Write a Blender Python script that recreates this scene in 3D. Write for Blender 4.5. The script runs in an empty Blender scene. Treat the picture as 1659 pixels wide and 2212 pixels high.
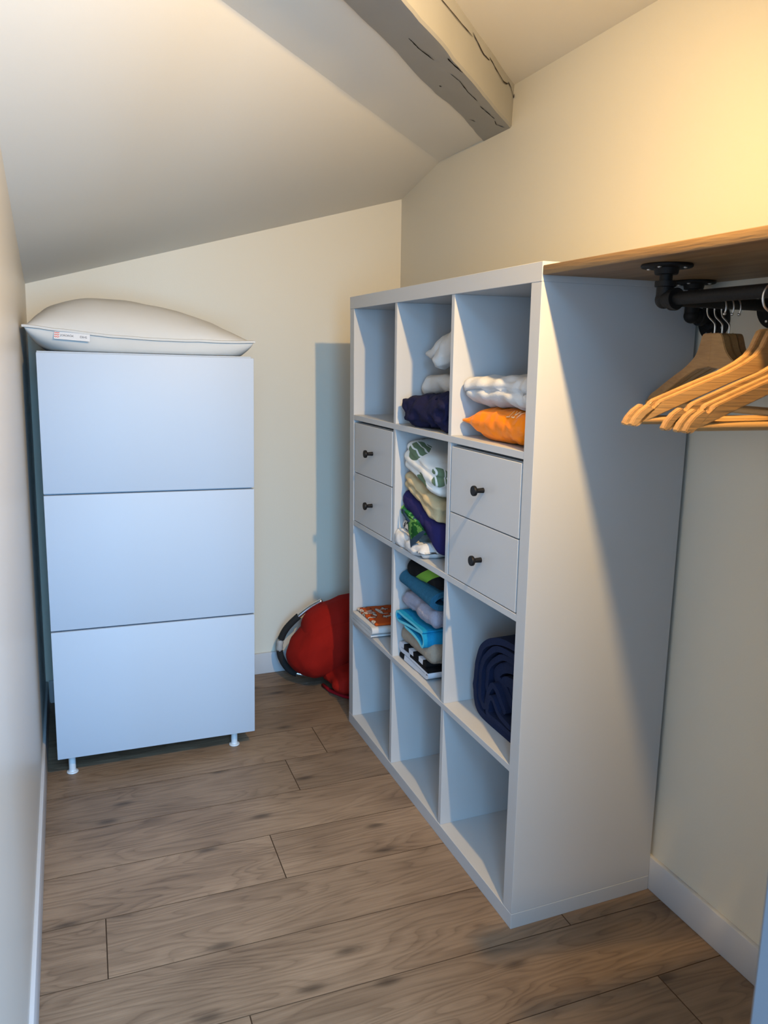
import bpy, bmesh, math, random
from mathutils import Vector, Matrix, noise, bvhtree
random.seed(7)
SC = bpy.context.scene
COL = SC.collection
# ---------------------------------------------------------------- camera
W_PX, F_PX = 1659.0, 1703.06
CAM = Vector((-0.87147, -1.35947, 1.28841))
YAW, PITCH, ROLL = 0.382619, 0.196566, 0.011481
def cam_axes():
    cy, sy, cp, sp = math.cos(YAW), math.sin(YAW), math.cos(PITCH), math.sin(PITCH)
    f = Vector((sy*cp, cy*cp, -sp)); r = Vector((cy, -sy, 0)); u = r.cross(f)
    c, s = math.cos(ROLL), math.sin(ROLL)
    return c*r+s*u, -s*r+c*u, f
_r, _u, _f = cam_axes()
cd = bpy.data.cameras.new('camera'); cam = bpy.data.objects.new('camera', cd); COL.objects.link(cam)
cam.matrix_world = Matrix(((_r.x, _u.x, -_f.x, CAM.x), (_r.y, _u.y, -_f.y, CAM.y), (_r.z, _u.z, -_f.z, CAM.z), (0, 0, 0, 1)))
cd.sensor_fit = 'HORIZONTAL'; cd.sensor_width = 36.0; cd.lens = F_PX*36.0/W_PX
cd.clip_start = 0.02; cd.clip_end = 50
cd.dof.use_dof = True; cd.dof.focus_distance = 2.3; cd.dof.aperture_fstop = 16.0
SC.camera = cam
# ---------------------------------------------------------------- world, daylight, exposure
SC.view_settings.view_transform = 'Standard'; SC.view_settings.look = 'None'
SC.view_settings.gamma = 1.0; SC.view_settings.use_curve_mapping = False
SC.view_settings.exposure = 0.06
SC.cycles.diffuse_bounces = 2
wd = bpy.data.worlds.new('room_glow'); SC.world = wd; wd.use_nodes = True
bg = wd.node_tree.nodes['Background']
bg.inputs['Color'].default_value = (1.0, 0.62, 0.25, 1); bg.inputs['Strength'].default_value = 0.47
def area(name, loc, target, sx, sy, power, color):
    l = bpy.data.lights.new(name, 'AREA'); l.shape = 'RECTANGLE'; l.size = sx; l.size_y = sy
    l.energy = power; l.color = color
    o = bpy.data.objects.new(name, l); COL.objects.link(o); o.location = loc
    o.rotation_euler = (Vector(target)-Vector(loc)).to_track_quat('-Z', 'Y').to_euler()
    return o
# bluish daylight through the doorway: unseen area lights, added and tinted as fill
DAY = (0.27, 0.60, 1.0)
area('daylight_fill_left', (-1.80, -3.0, 1.2), (0.2, 0.7, 0.7), 1.3, 1.3, 38.0, DAY)
area('daylight_fill_middle', (-0.75, -3.0, 1.2), (-0.7, 0.7, 0.7), 0.9, 1.3, 98.0, DAY)
area('daylight_fill_right', (0.35, -3.0, 1.0), (-1.0, 0.5, 0.4), 0.9, 1.3, 138.0, (0.14, 0.50, 1.0))
area('daylight_fill_high', (-0.75, -2.5, 2.45), (-0.7, 0.7, 0.3), 1.2, 0.8, 88.0, DAY)  # high fill light added behind the camera, not a known roof window
LAMP_COL = (1.0, 0.663, 0.28); LAMP_POWER = 101.0; LAMP_CONE = 160.0; LAMP_BLEND = 1.0; LAMP_DIR = (-0.25, 0.85, -0.50); LAMP_POS = (-0.152, -0.70, 1.937)

# ---------------------------------------------------------------- materials
def srgb(r, g, b):
    f = lambda c: (c/255/12.92) if c/255 <= 0.04045 else ((c/255+0.055)/1.055)**2.4
    return (f(r), f(g), f(b), 1)
def mat(name, color, rough=0.6, metal=0.0, bump=0.0, bscale=60.0, var=0.0, vscale=6.0, spec=0.5, coat=0.0, sheen=0.0):
    m = bpy.data.materials.new(name); m.use_nodes = True
    nt = m.node_tree; b = nt.nodes['Principled BSDF']
    b.inputs['Roughness'].default_value = rough; b.inputs['Metallic'].default_value = metal
    b.inputs['Specular IOR Level'].default_value = spec
    b.inputs['Coat Weight'].default_value = coat; b.inputs['Coat Roughness'].default_value = 0.25
    b.inputs['Sheen Weight'].default_value = sheen
    tc = nt.nodes.new('ShaderNodeTexCoord')
    n = nt.nodes.new('ShaderNodeTexNoise'); n.inputs['Scale'].default_value = vscale; n.inputs['Detail'].default_value = 4
    nt.links.new(tc.outputs['Object'], n.inputs['Vector'])
    mx = nt.nodes.new('ShaderNodeMix'); mx.data_type = 'RGBA'
    c = Vector(color[:3])
    mx.inputs[6].default_value = (*(c*(1-var)), 1); mx.inputs[7].default_value = (*(c*(1+var)), 1)
    nt.links.new(n.outputs['Fac'], mx.inputs[0]); nt.links.new(mx.outputs[2], b.inputs['Base Color'])
    if bump:
        n2 = nt.nodes.new('ShaderNodeTexNoise'); n2.inputs['Scale'].default_value = bscale; n2.inputs['Detail'].default_value = 3
        nt.links.new(tc.outputs['Object'], n2.inputs['Vector'])
        bp = nt.nodes.new('ShaderNodeBump'); bp.inputs['Strength'].default_value = bump; bp.inputs['Distance'].default_value = 0.002
        nt.links.new(n2.outputs['Fac'], bp.inputs['Height']); nt.links.new(bp.outputs['Normal'], b.inputs['Normal'])
    return m
def ramp(nt, stops):
    r = nt.nodes.new('ShaderNodeValToRGB'); e = r.color_ramp.elements
    while len(e) < len(stops): e.new(0.5)
    for el, (p, c) in zip(e, stops): el.position = p; el.color = c
    return r
def wood(name, dark, mid, light, rough=0.45, stretch=(1.2, 14, 14), rings=9.0, knots=True, per_object=True, contrast=1.0):
    """plank grain along local x"""
    m = bpy.data.materials.new(name); m.use_nodes = True; nt = m.node_tree; b = nt.nodes['Principled BSDF']
    N = nt.nodes.new; L = nt.links.new
    tc = N('ShaderNodeTexCoord'); add = N('ShaderNodeVectorMath'); add.operation = 'ADD'
    L(tc.outputs['Object'], add.inputs[0])
    if per_object:
        oi = N('ShaderNodeObjectInfo'); sc = N('ShaderNodeVectorMath'); sc.operation = 'SCALE'
        comb = N('ShaderNodeCombineXYZ')
        L(oi.outputs['Random'], comb.inputs[0]); L(oi.outputs['Random'], comb.inputs[1]); L(oi.outputs['Random'], comb.inputs[2])
        L(comb.outputs[0], sc.inputs[0]); sc.inputs['Scale'].default_value = 37.0
        L(sc.outputs[0], add.inputs[1])
    mp = N('ShaderNodeMapping'); mp.inputs['Scale'].default_value = stretch; L(add.outputs[0], mp.inputs['Vector'])
    big = N('ShaderNodeTexNoise'); big.inputs['Scale'].default_value = 1.0; big.inputs['Detail'].default_value = 2.0
    big.inputs['Roughness'].default_value = 0.45; big.inputs['Distortion'].default_value = 0.35
    L(mp.outputs[0], big.inputs['Vector'])
    # cathedral rings = contour lines of the big noise
    mul = N('ShaderNodeMath'); mul.operation = 'MULTIPLY'; mul.inputs[1].default_value = rings; L(big.outputs['Fac'], mul.inputs[0])
    fr = N('ShaderNodeMath'); fr.operation = 'FRACT'; L(mul.outputs[0], fr.inputs[0])
    ringr = ramp(nt, [(0.0, (0.35, 0.35, 0.35, 1)), (0.5, (0.60, 0.60, 0.60, 1)), (0.85, (0.52, 0.52, 0.52, 1)), (0.95, (0.26, 0.26, 0.26, 1)), (1.0, (0.36, 0.36, 0.36, 1))])
    L(fr.outputs[0], ringr.inputs[0])
    mp2 = N('ShaderNodeMapping'); mp2.inputs['Scale'].default_value = (stretch[0]*4, stretch[1]*16, stretch[2]*16); L(add.outputs[0], mp2.inputs['Vector'])
    fine = N('ShaderNodeTexNoise'); fine.inputs['Scale'].default_value = 1.0; fine.inputs['Detail'].default_value = 5.0; L(mp2.outputs[0], fine.inputs['Vector'])
    mp3 = N('ShaderNodeMapping'); mp3.inputs['Scale'].default_value = (stretch[0]*1.6, stretch[1]*.55, stretch[2]*.55); L(add.outputs[0], mp3.inputs['Vector'])
    blot = N('ShaderNodeTexNoise'); blot.inputs['Scale'].default_value = 1.3; blot.inputs['Detail'].default_value = 3.0; L(mp3.outputs[0], blot.inputs['Vector'])
    a1 = N('ShaderNodeMath'); a1.operation = 'MULTIPLY_ADD'; a1.inputs[1].default_value = 0.55*contrast; L(ringr.outputs[0], a1.inputs[0])
    a2 = N('ShaderNodeMath'); a2.operation = 'MULTIPLY_ADD'; a2.inputs[1].default_value = 0.42; L(fine.outputs['Fac'], a2.inputs[0]); L(a2.outputs[0], a1.inputs[2])
    a3 = N('ShaderNodeMath'); a3.operation = 'MULTIPLY_ADD'; a3.inputs[1].default_value = 0.75; a3.inputs[2].default_value = -0.36; L(blot.outputs['Fac'], a3.inputs[0]); L(a3.outputs[0], a2.inputs[2])
    col = ramp(nt, [(0.12, dark), (0.42, mid), (0.78, light)])
    L(a1.outputs[0], col.inputs[0])
    out = col.outputs[0]
    if knots:
        mk = N('ShaderNodeMapping'); mk.inputs['Scale'].default_value = (3.2, 8.5, 1.0); L(add.outputs[0], mk.inputs['Vector'])
        vo = N('ShaderNodeTexVoronoi'); vo.voronoi_dimensions = '2D'; vo.inputs['Scale'].default_value = 1.0; L(mk.outputs[0], vo.inputs['Vector'])
        kr = ramp(nt, [(0.0, (1, 1, 1, 1)), (0.05, (0.8, 0.8, 0.8, 1)), (0.12, (0.15, 0.15, 0.15, 1)), (0.2, (0, 0, 0, 1))])
        L(vo.outputs['Distance'], kr.inputs[0])
        sep = N('ShaderNodeSeparateColor'); L(vo.outputs['Color'], sep.inputs[0])
        gt = N('ShaderNodeMath'); gt.operation = 'GREATER_THAN'; gt.inputs[1].default_value = 0.62; L(sep.outputs[0], gt.inputs[0])
        km = N('ShaderNodeMath'); km.operation = 'MULTIPLY'; L(kr.outputs[0], km.inputs[0]); L(gt.outputs[0], km.inputs[1])
        km2 = N('ShaderNodeMath'); km2.operation = 'MULTIPLY'; km2.inputs[1].default_value = 0.75; L(km.outputs[0], km2.inputs[0])
        mx = N('ShaderNodeMix'); mx.data_type = 'RGBA'; L(km2.outputs[0], mx.inputs[0]); L(out, mx.inputs[6]); mx.inputs[7].default_value = (*(Vector(dark[:3])*0.5), 1)
        out = mx.outputs[2]
    if per_object:
        hv = N('ShaderNodeHueSaturation'); L(out, hv.inputs['Color'])
        mr = N('ShaderNodeMapRange'); mr.inputs[3].default_value = 0.88; mr.inputs[4].default_value = 1.12; L(oi.outputs['Random'], mr.inputs[0]); L(mr.outputs[0], hv.inputs['Value'])
        out = hv.outputs[0]
    L(out, b.inputs['Base Color'])
    b.inputs['Roughness'].default_value = rough
    bp = N('ShaderNodeBump'); bp.inputs['Strength'].default_value = 0.9; bp.inputs['Distance'].default_value = 0.001
    L(fine.outputs['Fac'], bp.inputs['Height']); L(bp.outputs['Normal'], b.inputs['Normal'])
    return m
def fabric(name, color, rough=0.9, bump=0.35, scale=420.0, var=0.10, vscale=30.0, sheen=0.0):
    return mat(name, color, rough, 0, bump, scale, var, vscale, spec=0.2, sheen=sheen)
def pattern(name, build, rough=0.9):
    """material whose colour is made by build(nt, object_coordinate_socket)"""
    m = bpy.data.materials.new(name); m.use_nodes = True; nt = m.node_tree; b = nt.nodes['Principled BSDF']
    tc = nt.nodes.new('ShaderNodeTexCoord')
    nt.links.new(build(nt, tc.outputs['Object']), b.inputs['Base Color'])
    b.inputs['Roughness'].default_value = rough; b.inputs['Specular IOR Level'].default_value = 0.2
    n2 = nt.nodes.new('ShaderNodeTexNoise'); n2.inputs['Scale'].default_value = 400; nt.links.new(tc.outputs['Object'], n2.inputs['Vector'])
    bp = nt.nodes.new('ShaderNodeBump'); bp.inputs['Strength'].default_value = 0.3; bp.inputs['Distance'].default_value = 0.001
    nt.links.new(n2.outputs['Fac'], bp.inputs['Height']); nt.links.new(bp.outputs['Normal'], b.inputs['Normal'])
    return m

M = {}
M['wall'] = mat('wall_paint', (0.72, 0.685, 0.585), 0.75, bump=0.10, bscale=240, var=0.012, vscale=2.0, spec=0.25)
M['ceiling'] = mat('ceiling_paint', (0.84, 0.80, 0.71), 0.85, bump=0.08, bscale=200, var=0.012, vscale=2.0, spec=0.2)
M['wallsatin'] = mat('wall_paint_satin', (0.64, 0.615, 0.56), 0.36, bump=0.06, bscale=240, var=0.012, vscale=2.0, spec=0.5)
M['trim'] = mat('trim_paint', (0.55, 0.56, 0.58), 0.4, var=0.01)
M['beam'] = mat('beam_paint', (0.36, 0.355, 0.335), 0.6, bump=0.35, bscale=26, var=0.05, vscale=9, spec=0.3)
M['crack'] = mat('crack_dark', (0.035, 0.022, 0.015), 0.9)
M['melamine'] = mat('white_melamine', (0.51, 0.515, 0.52), 0.38, var=0.008, vscale=3, spec=0.4)
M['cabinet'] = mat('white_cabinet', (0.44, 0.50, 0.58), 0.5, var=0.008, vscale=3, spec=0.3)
M['plastic'] = mat('white_plastic', (0.60, 0.64, 0.68), 0.35, var=0.01)
M['black'] = mat('black_iron', (0.006, 0.006, 0.0065), 0.55, metal=0.0, bump=0.3, bscale=160, var=0.2, vscale=40, spec=0.22)
M['knob'] = mat('black_knob', (0.006, 0.006, 0.007), 0.5, var=0.1, spec=0.22)
M['steel'] = mat('steel', (0.62, 0.62, 0.62), 0.28, metal=1.0, var=0.03)
M['floor'] = wood('laminate_oak', (0.064, 0.038, 0.022, 1), (0.175, 0.115, 0.072, 1), (0.285, 0.197, 0.128, 1), rough=0.5, stretch=(1.7, 9, 9), rings=17, contrast=1.25)
M['plankedge'] = mat('plank_edge', (0.085, 0.052, 0.031), 0.85, spec=0.1)
M['groove'] = mat('floor_underlay', (0.045, 0.03, 0.02), 0.9)
M['board'] = wood('oak_board', (0.10, 0.052, 0.018, 1), (0.215, 0.12, 0.045, 1), (0.31, 0.19, 0.08, 1), rough=0.5, stretch=(14, 1.1, 14), rings=5, knots=False, per_object=False)
M['hanger'] = wood('beech', (0.30, 0.145, 0.05, 1), (0.44, 0.24, 0.088, 1), (0.53, 0.31, 0.125, 1), rough=0.4, stretch=(3, 16, 16), rings=4, knots=False, contrast=0.7)
M['whitecloth'] = fabric('white_cotton', (0.60, 0.60, 0.60), var=0.02)
M['creamcloth'] = fabric('white_jersey', (0.56, 0.55, 0.53), var=0.02)
M['navy'] = fabric('navy_cotton', srgb(24, 25, 56), var=0.15)
M['purple'] = fabric('indigo_cotton', srgb(38, 34, 82), var=0.12)
M['navyblanket'] = fabric('navy_fleece', srgb(24, 34, 62), var=0.18, bump=0.6, scale=260)
M['beige'] = fabric('beige_cotton', srgb(190, 170, 132), var=0.06)
M['teal'] = fabric('teal_terry', srgb(44, 96, 122), var=0.22, vscale=90, bump=0.9, scale=230)
M['tealdark'] = fabric('teal_hem', srgb(28, 68, 96), var=0.1)
M['greyterry'] = fabric('grey_terry', srgb(150, 150, 165), var=0.12, vscale=60, bump=0.9, scale=200)
M['turq'] = fabric('turquoise_terry', srgb(24, 140, 186), var=0.15, vscale=60, bump=0.7, scale=230)
M['turqhem'] = fabric('turquoise_hem', srgb(105, 195, 215), var=0.05)
M['taupe'] = fabric('taupe_terry', srgb(158, 146, 130), var=0.12, vscale=60, bump=0.9, scale=200)
M['red'] = fabric('red_canvas', srgb(146, 22, 12), var=0.10, vscale=14, bump=0.4, scale=500)
M['redtrim'] = fabric('red_binding', srgb(150, 16, 30), var=0.05)
M['foam'] = mat('black_foam', (0.012, 0.012, 0.012), 0.85, bump=0.3, bscale=300)
M['alu'] = mat('aluminium', (0.70, 0.70, 0.70), 0.3, metal=1.0)
M['greyplastic'] = mat('grey_plastic', (0.42, 0.40, 0.38), 0.5)
M['ink'] = mat('ink', (0.02, 0.02, 0.025), 0.8)
M['inkred'] = mat('ink_red', srgb(205, 85, 60), 0.8)
M['bagtext'] = mat('bag_print', (0.95, 0.55, 0.30), 0.5)
M['pillow'] = mat('pillow_cotton', (0.53, 0.525, 0.50), 0.85, bump=0.25, bscale=35, var=0.02, vscale=10, spec=0.15)
M['lampshell'] = mat('lamp_white', (0.8, 0.8, 0.8), 0.4)
def bag_build():
    m = mat('orange_film', (0.98, 0.235, 0.0), 0.3, var=0.06, vscale=14, spec=0.22)
    nt = m.node_tree; b = nt.nodes['Principled BSDF']
    tc = nt.nodes.new('ShaderNodeTexCoord'); v = nt.nodes.new('ShaderNodeTexVoronoi'); v.inputs['Scale'].default_value = 26
    v.feature = 'F1'; nt.links.new(tc.outputs['Object'], v.inputs['Vector'])
    bp = nt.nodes.new('ShaderNodeBump'); bp.inputs['Strength'].default_value = 0.6; bp.inputs['Distance'].default_value = 0.006
    nt.links.new(v.outputs['Distance'], bp.inputs['Height']); nt.links.new(bp.outputs['Normal'], b.inputs['Normal'])
    return m
M['bag'] = bag_build()
def mixc(nt, fac, a, b):
    mx = nt.nodes.new('ShaderNodeMix'); mx.data_type = 'RGBA'; nt.links.new(fac, mx.inputs[0])
    for i, c in ((6, a), (7, b)):
        if isinstance(c, tuple): mx.inputs[i].default_value = c
        else: nt.links.new(c, mx.inputs[i])
    return mx.outputs[2]
def mathn(nt, op, a, b=None, c=None):
    n = nt.nodes.new('ShaderNodeMath'); n.operation = op
    for i, v in enumerate((a, b, c)):
        if v is None: continue
        if isinstance(v, (int, float)): n.inputs[i].default_value = v
        else: nt.links.new(v, n.inputs[i])
    return n.outputs[0]
def mapped(nt, co, scale, loc=(0, 0, 0), rot=(0, 0, 0)):
    mp = nt.nodes.new('ShaderNodeMapping'); mp.inputs['Scale'].default_value = scale; mp.inputs['Location'].default_value = loc
    mp.inputs['Rotation'].default_value = rot; nt.links.new(co, mp.inputs['Vector']); return mp.outputs[0]
def vor(nt, co, scale, feature='F1'):
    v = nt.nodes.new('ShaderNodeTexVoronoi'); v.inputs['Scale'].default_value = scale; v.feature = feature
    nt.links.new(co, v.inputs['Vector']); return v
def noi(nt, co, scale, detail=2.0):
    v = nt.nodes.new('ShaderNodeTexNoise'); v.inputs['Scale'].default_value = scale; v.inputs['Detail'].default_value = detail
    nt.links.new(co, v.inputs['Vector']); return v.outputs['Fac']
def b_leaf(nt, co):          # white ground with big sage leaves and thin pale veins
    c = mapped(nt, co, (8.5, 10, 13), (0.35, 0.15, 0.6), (0.3, 0.2, 0.9))
    v = vor(nt, c, 1.0)
    leaf = mathn(nt, 'LESS_THAN', v.outputs['Distance'], 0.47)
    sep = nt.nodes.new('ShaderNodeSeparateColor'); nt.links.new(v.outputs['Color'], sep.inputs[0])
    on = mathn(nt, 'GREATER_THAN', sep.outputs[0], 0.30)
    w = nt.nodes.new('ShaderNodeTexWave'); w.inputs['Scale'].default_value = 16; w.inputs['Distortion'].default_value = 3; nt.links.new(co, w.inputs['Vector'])
    vein = mathn(nt, 'LESS_THAN', w.outputs['Fac'], 0.90)
    f = mathn(nt, 'MULTIPLY', mathn(nt, 'MULTIPLY', leaf, on), vein)
    return mixc(nt, f, srgb(226, 224, 218), srgb(104, 122, 94))
M['leaf'] = pattern('leaf_print_cotton', b_leaf)
def b_green(nt, co):         # green and slate blotches with pale lime streaks
    a = noi(nt, mapped(nt, co, (30, 22, 60), (1, 2, 3)), 1.0, 3)
    c1 = mixc(nt, mathn(nt, 'GREATER_THAN', a, 0.52), srgb(40, 108, 54), srgb(120, 182, 98))
    b = noi(nt, mapped(nt, co, (34, 28, 34), (7, 2, 5)), 1.0, 2)
    return mixc(nt, mathn(nt, 'GREATER_THAN', b, 0.60), c1, srgb(62, 92, 108))
M['green'] = pattern('green_print_cotton', b_green)
M['slate'] = fabric('slate_binding', srgb(66, 92, 116), var=0.12)
def b_spots(nt, co):
    v = vor(nt, mapped(nt, co, (60, 60, 60)), 1.0)
    return mixc(nt, mathn(nt, 'LESS_THAN', v.outputs['Distance'], 0.42), srgb(205, 200, 195), srgb(18, 18, 20))
M['spots'] = pattern('spotted_cotton', b_spots)
def b_orange(nt, co):        # orange-brown ground, grey-white feathery leaves with dark outlines
    wob = nt.nodes.new('ShaderNodeTexNoise'); wob.inputs['Scale'].default_value = 18; nt.links.new(co, wob.inputs['Vector'])
    ad = nt.nodes.new('ShaderNodeVectorMath'); ad.operation = 'MULTIPLY_ADD'; nt.links.new(wob.outputs['Color'], ad.inputs[0])
    ad.inputs[1].default_value = (0.03, 0.03, 0.0); nt.links.new(co, ad.inputs[2])
    res = srgb(188, 78, 24)
    for i, (sc, rot, th) in enumerate((((56, 17, 0.02), 0.5, 0.36), ((17, 58, 0.02), 0.35, 0.34), ((48, 20, 0.02), -0.8, 0.32))):
        v = vor(nt, mapped(nt, ad.outputs[0], sc, (i*3.1, i*1.7, 0), (0, 0, rot)), 1.0)
        d = v.outputs['Distance']
        sep = nt.nodes.new('ShaderNodeSeparateColor'); nt.links.new(v.outputs['Color'], sep.inputs[0])
        on = mathn(nt, 'GREATER_THAN', sep.outputs[1], 0.28)
        res = mixc(nt, mathn(nt, 'MULTIPLY', on, mathn(nt, 'LESS_THAN', d, th+0.06)), res, srgb(60, 34, 30))
        res = mixc(nt, mathn(nt, 'MULTIPLY', on, mathn(nt, 'LESS_THAN', d, th)), res, srgb(206, 190, 176))
        res = mixc(nt, mathn(nt, 'MULTIPLY', on, mathn(nt, 'LESS_THAN', d, 0.09)), res, srgb(120, 92, 86))
    return res
M['orangeprint'] = pattern('orange_leaf_cotton', b_orange)
def b_check(nt, co):         # white terry with black blocks along the folded edge
    s = nt.nodes.new('ShaderNodeSeparateXYZ'); nt.links.new(co, s.inputs[0])
    y, z = s.outputs[1], s.outputs[2]            # relative to the far end of the lowest layer
    low = mathn(nt, 'MULTIPLY', mathn(nt, 'LESS_THAN', z, 0.008), mathn(nt, 'GREATER_THAN', y, -0.035))
    mid = mathn(nt, 'MULTIPLY', mathn(nt, 'GREATER_THAN', z, 0.0165), mathn(nt, 'LESS_THAN', z, 0.0255))
    mid = mathn(nt, 'MULTIPLY', mid, mathn(nt, 'LESS_THAN', y, -0.075))
    blk_ = mathn(nt, 'LESS_THAN', mathn(nt, 'FRACT', mathn(nt, 'MULTIPLY_ADD', y, 15.0, 0.05)), 0.56)
    up = mathn(nt, 'MULTIPLY', mathn(nt, 'MULTIPLY', mathn(nt, 'GREATER_THAN', z, 0.025), mathn(nt, 'LESS_THAN', y, -0.025)), blk_)
    f = mathn(nt, 'MAXIMUM', low, mathn(nt, 'MAXIMUM', mid, up))
    return mixc(nt, f, srgb(206, 208, 216), srgb(12, 12, 15))
M['check'] = pattern('black_white_terry', b_check)
def b_black(nt, co):         # black terry crossed by one lime band
    s = nt.nodes.new('ShaderNodeSeparateXYZ'); nt.links.new(co, s.inputs[0])
    t = mathn(nt, 'MULTIPLY_ADD', s.outputs[1], 0.5, s.outputs[2])
    w = mathn(nt, 'MULTIPLY_ADD', noi(nt, co, 9), 0.012, t)
    f = mathn(nt, 'MULTIPLY', mathn(nt, 'GREATER_THAN', w, -0.024), mathn(nt, 'LESS_THAN', w, 0.012))
    return mixc(nt, f, srgb(10, 10, 13), srgb(112, 160, 56))
M['blacktowel'] = pattern('black_lime_terry', b_black)

# ---------------------------------------------------------------- object helpers
def link(o, parent=None):
    COL.objects.link(o)
    if parent is not None: o.parent = parent
    return o
def tag(o, label, cat, group=None):
    o['label'] = label; o['category'] = cat
    if group: o['group'] = group
    return o
def thing(name, label, cat, loc=(0, 0, 0), rot=(0, 0, 0), group=None):
    o = bpy.data.objects.new(name, None); o.empty_display_size = 0.05
    o.location = loc; o.rotation_euler = rot; link(o); return tag(o, label, cat, group)
def from_bm(name, bm, m, parent=None, smooth=False, angle=None, loc=None):
    me = bpy.data.meshes.new(name); bmesh.ops.recalc_face_normals(bm, faces=bm.faces); bm.to_mesh(me); bm.free()
    for mm in (m if isinstance(m, (list, tuple)) else [m]): me.materials.append(mm)
    if smooth or angle:
        me.polygons.foreach_set('use_smooth', [True]*len(me.polygons))
        if angle: me.set_sharp_from_angle(angle=math.radians(angle))
    o = bpy.data.objects.new(name, me)
    if loc is not None: o.location = loc
    return link(o, parent)
def box_bm(a, b, bevel=0.0, seg=2, bm=None):
    bm2 = bmesh.new(); bmesh.ops.create_cube(bm2, size=1)
    for v in bm2.verts:
        v.co = Vector([a[i]+(v.co[i]+0.5)*(b[i]-a[i]) for i in range(3)])
    if bevel: bmesh.ops.bevel(bm2, geom=bm2.edges[:], offset=bevel, segments=seg, affect='EDGES', profile=0.5)
    if bm is None: return bm2
    me = bpy.data.meshes.new('tmp'); bm2.to_mesh(me); bm.from_mesh(me); bm2.free(); bpy.data.meshes.remove(me); return bm
def box(name, a, b, m, parent=None, bevel=0.0, seg=2):
    c = Vector([(a[i]+b[i])/2 for i in range(3)])
    bm = box_bm(Vector(a)-c, Vector(b)-c, bevel, seg)
    return from_bm(name, bm, m, parent, angle=35 if bevel else None, loc=c)
def struct(o): o['kind'] = 'structure'; return o
def frame_of(d):
    d = Vector(d).normalized(); up = Vector((0, 0, 1)) if abs(d.z) < 0.9 else Vector((0, 1, 0))
    x = up.cross(d).normalized(); return x, d.cross(x)
def tube_bm(pts, r, n=12, bm=None, caps=True):
    bm = bm or bmesh.new(); pts = [Vector(p) for p in pts]; rr = r if isinstance(r, (list, tuple)) else [r]*len(pts)
    rings = []; x = None
    for i, p in enumerate(pts):
        d = (pts[min(i+1, len(pts)-1)]-pts[max(i-1, 0)]).normalized()
        if x is None: x, _ = frame_of(d)
        x = (x-d*x.dot(d)).normalized(); y = d.cross(x)
        rings.append([bm.verts.new(p+(x*math.cos(t)+y*math.sin(t))*rr[i]) for t in [2*math.pi*k/n for k in range(n)]])
    for a, b in zip(rings, rings[1:]):
        for k in range(n): bm.faces.new((a[k], a[(k+1) % n], b[(k+1) % n], b[k]))
    if caps: bm.faces.new(rings[0][::-1]); bm.faces.new(rings[-1])
    return bm
def lathe_bm(prof, origin, axis, n=24, bm=None):
    """prof: (radius, height along axis)"""
    bm = bm or bmesh.new(); x, y = frame_of(axis); d = Vector(axis).normalized(); o = Vector(origin); rings = []
    for r, h in prof:
        if r < 1e-6: rings.append([bm.verts.new(o+d*h)])
        else: rings.append([bm.verts.new(o+d*h+(x*math.cos(t)+y*math.sin(t))*r) for t in [2*math.pi*k/n for k in range(n)]])
    for a, b in zip(rings, rings[1:]):
        if len(a) == 1 and len(b) == 1: continue
        for k in range(n):
            k2 = (k+1) % n
            if len(a) == 1: bm.faces.new((a[0], b[k2], b[k]))
            elif len(b) == 1: bm.faces.new((a[k], a[k2], b[0]))
            else: bm.faces.new((a[k], a[k2], b[k2], b[k]))
    if len(rings[0]) > 1: bm.faces.new(rings[0][::-1])
    if len(rings[-1]) > 1: bm.faces.new(rings[-1])
    return bm
def catmull(pts, per=6):
    P = [Vector(p) for p in pts]; out = []
    for i in range(len(P)-1):
        p0, p1, p2, p3 = P[max(i-1, 0)], P[i], P[i+1], P[min(i+2, len(P)-1)]
        for k in range(per):
            t = k/per
            out.append(0.5*((2*p1)+(p2-p0)*t+(2*p0-5*p1+4*p2-p3)*t*t+(3*p1-p0-3*p2+p3)*t*t*t))
    out.append(P[-1]); return out
def rbox_bm(h, r, n, pw=1.0):
    """rounded box on a lattice: half sizes h, corner radius r, divisions n"""
    bm = bmesh.new(); vd = {}
    def coord(i, ax):
        t = -1+2*i/n[ax]; return h[ax]*math.copysign(abs(math.sin(abs(t)*math.pi/2)), t)
    def vert(i, j, k):
        key = (i, j, k)
        if key not in vd:
            p = Vector((coord(i, 0), coord(j, 1), coord(k, 2)))
            inner = Vector([max(-(h[a]-r), min(h[a]-r, p[a])) for a in range(3)]); d = p-inner
            if d.length > 1e-9: p = inner+d.normalized()*r
            vd[key] = bm.verts.new(p)
        return vd[key]
    for ax in range(3):
        u, v = (ax+1) % 3, (ax+2) % 3
        for side in (0, n[ax]):
            for a in range(n[u]):
                for b in range(n[v]):
                    q = []
                    for da, db in ((0, 0), (1, 0), (1, 1), (0, 1)):
                        idx = [0, 0, 0]; idx[ax] = side; idx[u] = a+da; idx[v] = b+db; q.append(vert(*idx))
                    try: bm.faces.new(q)
                    except ValueError: pass
    bmesh.ops.recalc_face_normals(bm, faces=bm.faces)
    return bm
def displace(bm, amp, freq, seed=0.0, ridged=False, octv=3, floor_z=None, dirw=(1, 1, 1)):
    bm.normal_update()
    new = []
    for v in bm.verts:
        p = Vector((v.co.x*freq*dirw[0]+seed, v.co.y*freq*dirw[1]+seed*1.7, v.co.z*freq*dirw[2]-seed))
        if ridged:
            q = p+noise.noise_vector(p*0.6)*0.7
            f = 1.0-2.0*abs(noise.noise(q)); f = 0.7*f+0.3*(1-2*abs(noise.noise(q*2.1)))
            f -= 0.55
        else: f = noise.fractal(p, 1.0, 2.0, octv)
        new.append(v.co+v.normal*amp*f)
    for v, c in zip(bm.verts, new): v.co = c
    if floor_z is not None:
        for v in bm.verts: v.co.z = max(v.co.z, floor_z)
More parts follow.
